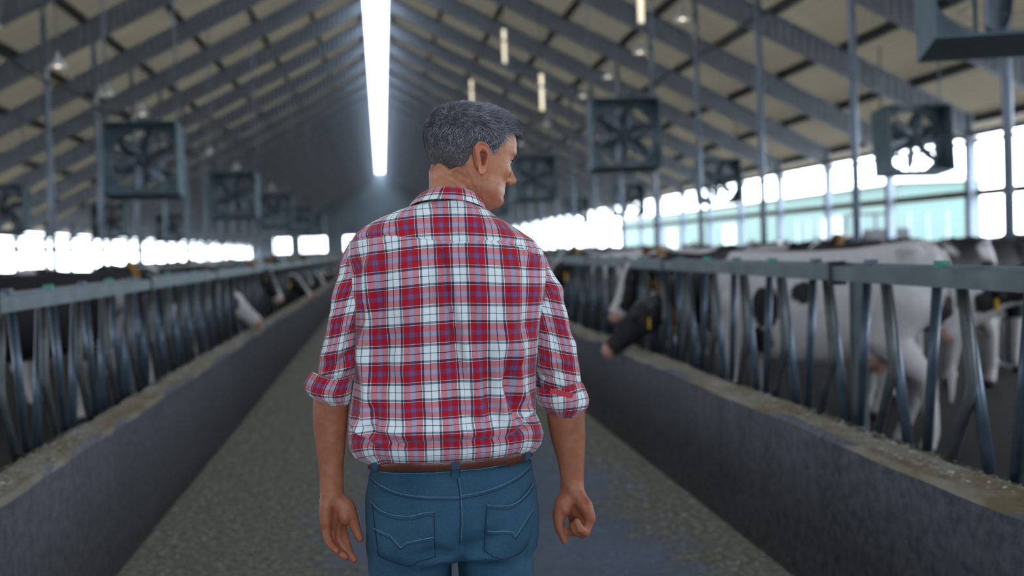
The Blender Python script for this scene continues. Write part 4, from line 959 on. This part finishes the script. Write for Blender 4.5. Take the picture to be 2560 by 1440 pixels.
yb = [.006, -.002, -.010, -.018, -.030, -.042, -.052, -.060, -.068, -.076, -.084, -.092, -.097, -.100, -.101, -.100, -.096, -.087, -.072, -.052, -.034, -.010]
wd_ = [.022, .035, .046, .053, .0575, .060, .0615, .063, .0635, .0655, .068, .0705, .073, .0755, .0775, .0775, .075, .069, .058, .041, .026, .006]
def head_pt(t, z, off=0.):
    """t: angle, 0 = face, pi/2 = right ear side"""
    F_ = np.interp(z, zk, yf); B_ = np.interp(z, zk, yb); W_ = np.interp(z, zk, wd_); yc = .012*np.ones_like(z)+0*t; yc = np.where(z < .06, np.interp(z, [0, .06], [.03, .012]), yc)
    c, s_ = np.cos(t), np.sin(t)
    ex = np.where(c > 0, .86, .92)
    x = (W_+off)*np.sign(s_)*abs(s_)**ex; y = np.where(c > 0, yc+(F_-yc+off)*abs(c)**ex, yc-(yc-B_+off)*abs(c)**ex)
    fc = np.clip(c, 0, 1)
    g = lambda tc, zc, st, szz: np.exp(-((abs(t_)-tc)/st)**2-((z-zc)/szz)**2)
    t_ = (t+PI) % (2*PI)-PI
    d_ = -.011*g(.42, .122, .2, .012)                               # eye sockets
    d_ += .005*g(.42, .139, .3, .006)                               # brow ridge
    d_ += .005*g(.75, .095, .28, .016)                              # cheekbone
    d_ += -.004*g(.72, .062, .3, .015)                              # hollow of the cheek
    d_ += .003*g(1.2, .035, .35, .015)                              # jaw
    d_ += -.004*g(1.05, .155, .3, .02)                              # temple
    y = y+d_*c; x = x+d_*s_
    return np.stack([x, y, z+0*t], -1)
mb = MB(); R_ = []
for z in np.concatenate([np.linspace(0, .21, 64), np.linspace(.212, .2255, 8)]): R_.append(hw(head_pt(np.linspace(0, 2*PI, 96, endpoint=False), np.full(96, z))))
mb.rings(np.array(R_))
# nose, lips, chin
nz_ = [(0, .086, .124, .007), (0, .095, .110, .0085), (0, .103, .096, .0085), (0, .1105, .088, .0092), (0, .102, .081, .0085)]
mb.capsule([hw(p[:3]) for p in nz_], [p[3] for p in nz_], 14)
for s_ in (-1, 1): mb.capsule([hw((s_*.009, .096, .084)), hw((s_*.011, .088, .082))], [.0068, .007], 12)
mb.capsule([hw((-.018, .078, .060)), hw((0, .088, .062)), hw((.018, .078, .060))], [.004, .006, .004], 10)
mb.capsule([hw((-.016, .077, .051)), hw((0, .086, .051)), hw((.016, .077, .051))], [.004, .0068, .004], 10)

for s_ in (-1, 1): mb.capsule([hw((s_*.020, .075, .1262)), hw((s_*.031, .0775, .1285)), hw((s_*.043, .0705, .1265))], [.006, .0072, .006], 12); mb.capsule([hw((s_*.020, .074, .1125)), hw((s_*.031, .0755, .111)), hw((s_*.043, .069, .1125))], [.005, .0055, .005], 12)
# neck
N0 = P(1128, 560); N1 = P(1133, 500); N2 = P(1142, 465); N3 = P(1150, 440)
def ell(c, a, b, tilt=0., n=48): return [np.array(c)+np.array((a*math.cos(t), b*math.sin(t), a*math.cos(t)*tilt)) for t in np.linspace(0, 2*PI, n, endpoint=False)]
def px2(x0, x1, y, b, dy=0., n=48):
    l, r = P(x0, y), P(x1, y); c = (l+r)/2; return ell((c[0], c[1]+dy, c[2]), (r[0]-l[0])/2, b, (r[2]-l[2])/(r[0]-l[0]))
mb.rings(np.array([px2(1040, 1225, 565, .07), px2(1052, 1212, 530, .062), px2(1065, 1203, 505, .058), px2(1071, 1198, 480, .056, .0), px2(1073, 1199, 455, .056, .002), px2(1072, 1200, 430, .058, .004), px2(1080, 1205, 405, .055, .006)]))
# sternomastoid cord and nape cords
mb.capsule([P(1192, 430, -.038), P(1194, 470, -.032), P(1190, 515, -.020), P(1180, 545, .0)], [.010, .012, .012, .012], 12)
mb.capsule([P(1105, 430, -.036), P(1100, 480, -.040), P(1094, 530, -.044)], [.018, .019, .02], 12)
mb.capsule([P(1148, 430, -.036), P(1148, 480, -.040), P(1146, 530, -.044)], [.018, .019, .02], 12)
# trunk and upper arms, kept inside the clothes
R_ = []
for z in np.linspace(P(1120, 1300)[2], P(1120, 545)[2], 30):
    xl, xr = TL(z), TR(z)
    if z < zHem: xl, xr = JL(z), JR(z)
    xc, a = (xl+xr)/2, (xr-xl)/2*.88; R_.append(ell((xc, YP, z), a, min(BK(z), FR(z))*.78))
mb.rings(np.array(R_))
mb.capsule([P(935, 650), P(868, 770)+(0, .005, 0), P(834, 950)+(0, .005, 0)], [.036, .028, .028], 16)
mb.capsule([P(1305, 665), P(1358, 780)+(0, .005, 0), P(1403, 950)+(0, .005, 0)], [.036, .028, .028], 16)
for x, y0, y1, y2 in ((lx, YP, YP+.07, YP+.11), (rx, YP, YP-.04, YP-.16)): mb.capsule([(x, y0, .95), (x, y0, .8), (x, y1, .48), (x, y2, .1), (x, y2+.1, .05)], [.085, .075, .045, .034, .028], 14)
# forearms
FL_ = [(925, 800, 880), (960, 787, 882), (985, 783, 880), (1010, 781, 872), (1050, 781, 869), (1090, 785, 866), (1130, 791, 862), (1160, 795, 859), (1190, 798, 858), (1215, 799, 859), (1235, 798, 860), (1250, 801, 866)]
FRr = [(925, 1352, 1446), (960, 1358, 1456), (990, 1364, 1460), (1020, 1367, 1461), (1050, 1369, 1463), (1090, 1376, 1464), (1130, 1388, 1463), (1160, 1396, 1461), (1190, 1402, 1460), (1220, 1402, 1461), (1240, 1401, 1462), (1255, 1398, 1464)]
for rows in (FL_, FRr):
    Rr, _ = limb(rows, depth=lambda t: 1.02-.22*t, dy=lambda t: .004, n=40, sub=40); mb.rings(Rr[::-1])
    for s0 in (0,): pass
0 and mb.capsule([P(1437, 1050, -.03), P(1432, 1100, -.0325), P(1436, 1160, -.024)], [.0035, .003, .002], 8)
0 and mb.capsule([P(832, 1050, -.036), P(838, 1100, -.035), P(826, 1170, -.025)], [.0035, .003, .002], 8)
# hands: metacarpals, then each finger as its own tapering chain
def LH(cx, cy_, dy=0.): return P(770+cx/6., 1200+cy_/6., dy)
def RHd(cx, cy_, dy=0.): return P(1340+cx/6., 1180+cy_/6., dy)
def fin(H, pts, rs): mb.capsule([H(*p) for p in pts], rs, 12)
fin(LH, [(350, 200, 0), (400, 330, 0)], [.023, .021])
for p, r in (((500, 660, .018), .0125), ((420, 700, .006), .013), ((340, 720, -.006), .0125), ((275, 700, -.018), .0115)): fin(LH, [(350+(p[0]-390)*.5, 300, p[2]*.5), p], [.017, r])
fin(LH, [(290, 330, -.01), (262, 480, -.020), (262, 640, -.022)], [.014, .0145, .0115])         # little-finger side of the palm
fin(LH, [(500, 660, .018), (545, 840, .006), (585, 960, -.010), (622, 1060, -.020)], [.0105, .0095, .0085, .0075])
fin(LH, [(420, 700, .006), (455, 900, -.004), (560, 1060, -.022), (690, 1190, -.034)], [.0108, .0098, .0090, .0080])
fin(LH, [(340, 720, -.006), (350, 920, -.016), (445, 1070, -.034), (560, 1150, -.046)], [.0105, .0095, .0086, .0076])
fin(LH, [(275, 700, -.018), (285, 860, -.028), (350, 985, -.042), (430, 1060, -.050)], [.0095, .0085, .0078, .0070])
fin(LH, [(440, 300, -.002), (590, 400, -.006), (665, 560, -.008), (715, 730, -.010), (780, 880, -.010)], [.017, .0165, .0125, .0105, .0085])
fin(LH, [(500, 380, -.006), (560, 560, -.010), (560, 620, -.004)], [.016, .016, .009])
fin(RHd, [(555, 220, 0), (540, 350, 0)], [.023, .021])
for p, r in (((560, 680, .022), .012), ((650, 690, .010), .013), ((740, 700, -.002), .0125), ((812, 690, -.014), .0120)): fin(RHd, [(560+(p[0]-680)*.5, 330, p[2]*.5), p], [.017, r])
fin(RHd, [(640, 380, -.006), (740, 520, -.016), (810, 690, -.018)], [.016, .0165, .0125])
fin(RHd, [(812, 700, -.014), (745, 905, -.024), (655, 850, -.036), (610, 740, -.034)], [.0110, .0102, .0090, .0080])
fin(RHd, [(740, 710, -.002), (690, 930, -.012), (590, 880, -.028), (560, 790, -.028)], [.0112, .0108, .0092, .0082])
fin(RHd, [(650, 700, .010), (610, 890, .004), (535, 900, -.012), (520, 850, -.018)], [.0108, .0102, .0088, .0078])
fin(RHd, [(560, 690, .022), (545, 850, .022), (490, 890, .008), (470, 880, .000)], [.0098, .0092, .0080, .0072])
fin(RHd, [(470, 350, .0), (385, 470, -.004), (335, 640, -.008), (355, 830, -.010), (400, 940, -.010), (430, 1030, -.008)], [.017, .0165, .0130, .0112, .0100, .0078])
fin(RHd, [(450, 400, -.004), (430, 560, -.010), (400, 640, -.006)], [.016, .015, .010])
bmesh_ = voxel(mb, .0026, 5, .5)
v = get_v(bmesh_)
NF = [W2([(1141, 432), (1170, 450), (1188, 478)], -.05), W2([(1165, 435), (1182, 455), (1193, 490)], -.05), W2([(1120, 440), (1155, 462), (1180, 492)], -.05), W2([(1186, 440), (1192, 465), (1197, 495)], -.05), W2([(1201, 434), (1200, 460), (1201, 502)], -.05), W2([(1085, 445), (1110, 450), (1135, 462)], -.05)]
mk_ = (v[:, 2] > 1.5) & (v[:, 1] < YP-.005); nv = get_n(bmesh_); dn = np.zeros(len(v))
for i_, poly in enumerate(NF):
    dd, t = polydist(v[:, 0], v[:, 2], poly); dn += (-.0022 if i_ == 4 else -.0013)*np.exp(-(dd/.0028)**2)+.0006*np.exp(-((dd-.006)/.003)**2)
v = v+nv*(dn*mk_)[:, None]; set_v(bmesh_, v)
sk = np.array(srgb(190, 138, 108)); c = np.tile(sk, (len(v), 1))
ruddy = vnoise(v*28, 41)[:, None]; c = c*(1-.10*ruddy)+np.array(srgb(186, 100, 84))*(.10*ruddy)
hl = hw(np.array((0, .0, .1))); isarm = v[:, 2] < 1.25
c = np.where(isarm[:, None], c*np.array((.70, .62, .60)), c)
low = v[:, 2] < P(900, 1255)[2]; c = np.where(low[:, None], c*np.array((.95, .86, .86)), c)
# lips and beard shadow on the face
iy = -(v[:, 0]-HC[0])*sz_+(v[:, 1]-HC[1])*cz_; iz = v[:, 2]-zchin-.11
inv = np.stack([(v[:, 0]-HC[0])*cz_+(v[:, 1]-HC[1])*sz_, (iy*math.cos(HT)-iz*math.sin(HT))/.9844, (.11+iz*math.cos(HT)+iy*math.sin(HT))/HZ], 1)
beard = (inv[:, 2] > -.01) & (inv[:, 2] < .06) & (inv[:, 1] > -.005) & (v[:, 2] > 1.4); c = np.where(beard[:, None], c*np.array((.88, .87, .90)), c)
lip = (abs(inv[:, 2]-.056) < .011) & (abs(inv[:, 0]) < .026) & (inv[:, 1] > .082) & (v[:, 2] > 1.4); c = np.where(lip[:, None], np.array(srgb(168, 96, 88)), c)
set_col(bmesh_, 'Col', c)
# ear: a shell with rolled rim, inner fold, bowl and lobe; fused to the same mesh below
def ear(side):
    """grid over the ear: u round the outline, w from the rim to the bowl"""
    V = []; nu, nw = 56, 18; outl = []
    key = [(-.002, .030), (.008, .0285), (.0145, .021), (.0155, .010), (.0125, -.002), (.0095, -.013), (.006, -.024), (-.002, -.031), (-.0075, -.030), (-.0105, -.021), (-.0135, -.010), (-.0175, .003), (-.0195, .014), (-.016, .024), (-.009, .0295)]
    key = np.array(key); k = len(key)
    for i in range(nu):
        t = i*k/nu; i0 = int(t); f = t-i0; p0, p1, p2, p3 = key[(i0-1) % k], key[i0 % k], key[(i0+1) % k], key[(i0+2) % k]
        outl.append(.5*((2*p1)+(-p0+p2)*f+(2*p0-5*p1+4*p2-p3)*f*f+(-p0+3*p1-3*p2+p3)*f**3))
    outl = np.array(outl); ce = np.array((.003, .001)); rows = []
    # (scale of the outline, height above the head)
    prof = [(.84, -.022), (.92, -.006), (1.0, .003), (1.0, .0065), (.95, .0085), (.88, .0070), (.80, .0035), (.72, .0030), (.64, .0052), (.57, .0060), (.50, .0030), (.42, -.0040), (.32, -.0052), (.2, -.0054), (.08, -.0054)]
    for sc, h in prof:
        row = []
        for p in outl:
            q = ce+(p-ce)*sc; lobe = np.clip((-.012-q[1])/.012, 0, 1); front = np.clip((q[0]-.004)/.010, 0, 1)*(1-lobe)
            hh = h*(1-.75*lobe)+.0035*lobe; hh = hh*(1-.6*front)+.000*front
            flare = .22*(.004-q[0])                                   # the rear rim stands off the head
            row.append((hh+flare, q[0], q[1]))
        rows.append(row)
    rows = np.array(rows); W_ = np.interp(.098, zk, wd_)
    loc = np.stack([side*(W_+.0075+rows[..., 0]), -.011+rows[..., 1]*1.18-.16*rows[..., 2], .0985+rows[..., 2]*1.16], -1)
    return hw(loc)
def merge(me, parts):
    """append extra faces to a mesh, keeping its colours"""
    v0 = get_v(me); n0 = len(v0); f0 = [tuple(p.vertices) for p in me.polygons]; cc = np.empty(n0*4); me.color_attributes['Col'].data.foreach_get('color', cc); cc = cc.reshape(-1, 4)[:, :3]
    mb = MB(); mb.add(v0, f0); cs = [cc]
    for R, flip in parts:
        b = MB(); b.rings(R if not flip else R[:, ::-1]); vv = np.concatenate(b.v); mb.add(vv, b.f)
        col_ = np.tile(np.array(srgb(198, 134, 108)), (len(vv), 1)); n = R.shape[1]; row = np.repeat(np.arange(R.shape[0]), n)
        col_[row >= 11] *= np.array((.5, .36, .33)); col_[row >= 13] *= .5; col_[(row < 5)] *= np.array((1., .93, .90)); cs.append(col_)  # shade of the ear bowl and canal painted into the skin colour
    m2 = mb.mesh('body'); set_col(m2, 'Col', np.concatenate(cs)); return m2
bmesh2 = merge(bmesh_, [(ear(1), False), (ear(-1), True)])
body = adopt(link('body', bmesh2, MT['skin'], None, True))
MT['eyewhite'] = simple('eye_white', srgb(176, 172, 168), .3)
# eyes, brows, lashes
for s_ in (-1, 1):
    e = hw((s_*.031, .0690, .120)); mb = MB(); mb.ball(e, .0115, 20, 14); ey = adopt(mb.build('eye', MT['eyewhite'], None, True))
    q = hw((s_*.031, .0768, .1195)); mb = MB(); mb.ball(q, .0056, 12, 8); mb.build('iris', MT['black'], ey, True)
    mb = MB(); mb.capsule([hw((s_*.014, .090, .1385)), hw((s_*.028, .0925, .1425)), hw((s_*.045, .083, .1405))], [.0026, .0034, .002], 8); adopt(mb.build('eyebrow', MT['hairdark'] if 'hairdark' in MT else MT['black'], None, True))
    mb = MB(); mb.capsule([hw((s_*.021, .084, .1245)), hw((s_*.032, .0868, .1262)), hw((s_*.043, .078, .1235))], [.0011, .0016, .0011], 6); adopt(mb.build('eyelash', MT['black'], None, True))

# ---- hair: short grey crop, swept up at the front
def hairmat():
    n = NT('grey_hair', .55, 0, .4); a = n.n('ShaderNodeVertexColor'); a.layer_name = 'Col'; n.color(a.outputs[0]); return n.m
MT['hair'] = hairmat()
def hair_thick(t, z):
    """thickness of the crop; t 0 = face, z above chin"""
    at_ = np.abs((t+PI) % (2*PI)-PI)
    th = np.interp(z, [.05, .075, .10, .13, .16, .19, .226], [.0008, .002, .0045, .007, .010, .014, .015])
    th = th+np.exp(-(at_/.55)**2)*np.clip((z-.165)/.03, 0, 1)*np.clip((.222-z)/.02, 0, 1)*.005+.005*np.clip((z-.19)/.03, 0, 1)*np.clip(1.6-at_*.6, 0, 1)-.003*np.clip((at_-1.9)/.6, 0, 1)*np.clip((z-.1)/.05, 0, 1)
    side = np.exp(-((at_-1.5)/.35)**2)*np.clip((.17-z)/.03, 0, 1); return th*(1-.45*side)
def hair_mask(t, z):
    at_ = np.abs((t+PI) % (2*PI)-PI)
    # lower hairline by angle: forehead, temple, sideburn, over the ear, nape
    line = np.interp(at_, [0, .74, 1.0, 1.27, 1.40, 1.46, 1.52, 1.64, 1.72, 1.8, 1.9, 1.97, 2.06, 2.2, 2.6, PI], [.187, .187, .183, .177, .160, .130, .116, .126, .137, .138, .128, .105, .087, .074, .066, .063])
    return z-line
NT_, NZ_ = 220, 130
tg = np.linspace(0, 2*PI, NT_, endpoint=False); zg = np.linspace(.05, .2262, NZ_)
T2, Z2 = np.meshgrid(tg, zg); mk = hair_mask(T2, Z2); off = hair_thick(T2, Z2)*.62*np.clip(mk/.012, 0, 1)-.0015*(mk < 0)
base = head_pt(T2, Z2); nrm = base-np.array((0, 0, .11)); nrm[..., 2] = np.clip((Z2-.15)/.07, -.2, 1)**1*.12; nrm /= np.linalg.norm(nrm, axis=-1, keepdims=True)
cap_ = base+nrm*(off+.0006*rng.standard_normal(off.shape)*(mk > .004))[..., None]
mb = MB(); W3 = hw(cap_); idx = np.arange(NT_*NZ_).reshape(NZ_, NT_); keep = mk > -.002; fc = []
for i in range(NZ_-1):
    for j in range(NT_):
        k = (j+1) % NT_
        if keep[i, j] and keep[i, k] and keep[i+1, j] and keep[i+1, k]: fc.append((idx[i, j], idx[i, k], idx[i+1, k], idx[i+1, j]))
fc.append(tuple(idx[-1])); used = sorted({q for f in fc for q in f}); remap = {q: i for i, q in enumerate(used)}
mb.add(W3.reshape(-1, 3)[used], [tuple(remap[q] for q in f) for f in fc])
capn = mb.n
def hcol(t, z, r):
    at_ = np.abs((t+PI) % (2*PI)-PI); dk = np.array(srgb(64, 61, 70)); gr = np.array(srgb(176, 179, 194)); br = np.array(srgb(96, 80, 70))
    gp = .40+.35*np.exp(-((at_-1.05)/.4)**2)*np.clip((.19-z)/.03, 0, 1)+.15*np.clip((z-.19)/.03, 0, 1)-.12*np.clip((.12-z)/.05, 0, 1)*(at_ > 1.9)
    m = np.clip((gp-r)*4+.15, 0, 1)[:, None]; c = dk+(gr-dk)*m
    b = (np.clip((.13-z)/.05, 0, 1)*(at_ > 1.9)*.45+np.exp(-(at_/.3)**2)*.5)[:, None]; return c*(1-b)+br*b
capc = hcol(T2.reshape(-1)[used], Z2.reshape(-1)[used], np.full(len(used), .62))*.75
NS = 60000
st = rng.random(NS)*2*PI; sz = .052+.1735*rng.random(NS)**.85
extra = 10000; st[:extra] = rng.normal(0, .9, extra); sz[:extra] = .175+.05*rng.random(extra)
# crown strands, spread evenly over the top
ncr = 16000; rr = np.sqrt(rng.random(ncr)); st[-ncr:] = rng.random(ncr)*2*PI; sz[-ncr:] = .226-.036*rr**2.2
ok = hair_mask(st, sz) > rng.random(NS)*.008-.001; st, sz = st[ok], sz[ok]; NS = len(st)
b0 = head_pt(st, sz); eps = 1e-3
dt = head_pt(st+.01, sz)-b0; dz_ = head_pt(st, np.minimum(sz+eps, .2259))-head_pt(st, np.minimum(sz+eps, .2259)-eps); nn = np.cross(dt, dz_); ln = np.linalg.norm(nn, axis=1, keepdims=True); nn /= ln+1e-12
out = b0-np.array((0, 0, .12)); nn *= np.sign((nn*out).sum(1, keepdims=True)+1e-9); bad = (sz > .222); nn[bad] = (0, 0, 1)
th = hair_thick(st, sz)*(.72+.62*vnoise(b0*62+3, 53)); at_ = np.abs((st+PI) % (2*PI)-PI)
flow = np.stack([0*st, np.ones(NS), 0*st], 1)*np.clip((sz-.15)/.05, 0, 1)[:, None]+np.stack([0*st, -.35*np.ones(NS), -np.ones(NS)], 1)*np.clip((.175-sz)/.04, 0, 1)[:, None]
flow += .28*rng.standard_normal((NS, 3)); cl = vnoise(b0*70, 51)-.5; cl2 = vnoise(b0*70+9, 52)-.5; flow += np.stack([cl*1.4, cl2*1.0, cl*.6], 1)
flow -= (flow*nn).sum(1, keepdims=True)*nn; flow /= np.linalg.norm(flow, axis=1, keepdims=True)+1e-9
front = np.exp(-(at_/.6)**2)*np.clip((sz-.17)/.02, 0, 1); L_ = (th*1.7+.003)*(.75+.5*rng.random(NS))
root_ = b0+nn*(th*.35)[:, None]
mid_ = root_+nn*(th*.35)[:, None]+flow*(L_*.5)[:, None]; mid_[:, 2] += front*.003
tip_ = root_+nn*(th*.55*(.8+.5*rng.random(NS)))[:, None]+flow*L_[:, None]; tip_[:, 2] += front*.002
wv3 = np.cross(flow, nn); hwid = (.00024+.00014*rng.random(NS))[:, None]
A = hw(root_-wv3*hwid); B = hw(root_+wv3*hwid); C_ = hw(mid_+wv3*hwid*.8); D_ = hw(mid_-wv3*hwid*.8); E_ = hw(tip_)
SV = np.stack([A, B, C_, D_, E_], 1).reshape(-1, 3); SF = []
for i in range(NS): SF += [(5*i, 5*i+1, 5*i+2, 5*i+3), (5*i+3, 5*i+2, 5*i+4)]
mb.add(SV, SF); hm = mb.mesh('hair'); sc_ = np.repeat(hcol(st, sz, .72*rng.random(NS)+.28*vnoise(b0*120+5, 54)), 5, axis=0); set_col(hm, 'Col', np.concatenate([capc, sc_]))
hair = adopt(link('hair', hm, MT['hair'], None, True))

# ------------------------------------------------------------------ spilled feed: chips on the floor and on the wall tops
def chips(name, pts, label, smin, smax, seed):
    r = np.random.default_rng(seed); V = []; n = len(pts)
    a = r.random(n)*2*PI; L = smin+(smax-smin)*r.random(n)**2; w_ = L*(.15+.25*r.random(n)); dx = np.stack([np.cos(a), np.sin(a), .35*(r.random(n)-.3)], 1)*L[:, None]; dw = np.stack([-np.sin(a), np.cos(a), .3*(r.random(n)-.5)], 1)*w_[:, None]
    p = np.array(pts); top = p+np.array((0, 0, 1))*(w_*.7)[:, None]
    V = np.stack([p-dx-dw*.6, p+dx-dw, p+dx*.9+dw, p-dx+dw*.5, top], 1).reshape(-1, 3); Fc = []
    for i in range(n): b = 5*i; Fc += [(b, b+1, b+4), (b+1, b+2, b+4), (b+2, b+3, b+4), (b+3, b, b+4)]
    m = NT(name+'_straw', .85, 0, .1); ob = m.n('ShaderNodeNewGeometry'); m.color(m.ramp(ob.outputs['Random Per Island'], [(0, srgb(82, 74, 58)), (.5, srgb(122, 114, 94)), (.85, srgb(164, 160, 146)), (1, srgb(206, 206, 204))]))
    mb = MB(); mb.add(V, Fc); return tag(mb.build(name, m.m), label, 'feed', kind='stuff')
r = np.random.default_rng(4); P_ = []
y = .9+17*r.random(30000)**1.6
e = np.clip(.50-.012*y, .15, 1); side = r.random(len(y)) < .58
x = np.where(side, -1.31+np.abs(r.normal(0, .5, len(y)))*1., 1.75-np.abs(r.normal(0, .3, len(y)))); keep = (x > -1.31) & (x < 1.75); x, y = x[keep], y[keep]
chips('feed_scraps', np.stack([x, y, np.full(len(x), .001)], 1), 'loose chopped silage scattered on the alley floor along both feed walls', .003, .014, 1)
for nm, x0, x1, lab in (('left', -1.5, -1.34, 'brown silage crumbs lying on top of the left feed wall'), ('right', 1.78, 1.94, 'brown silage crumbs lying on top of the right feed wall')):
    y = 1.2+9*r.random(9000)**1.3; x = x0+(x1-x0)*r.random(9000); q = np.stack([x*5, y*2.2, x*0], 1); k_ = vnoise(q+3, 61) > .52+.25*r.random(9000); x, y = x[k_], y[k_]
    chips('wall_feed_crumbs', np.stack([x, y, np.full(len(x), .711)], 1), lab, .003, .012, 2)
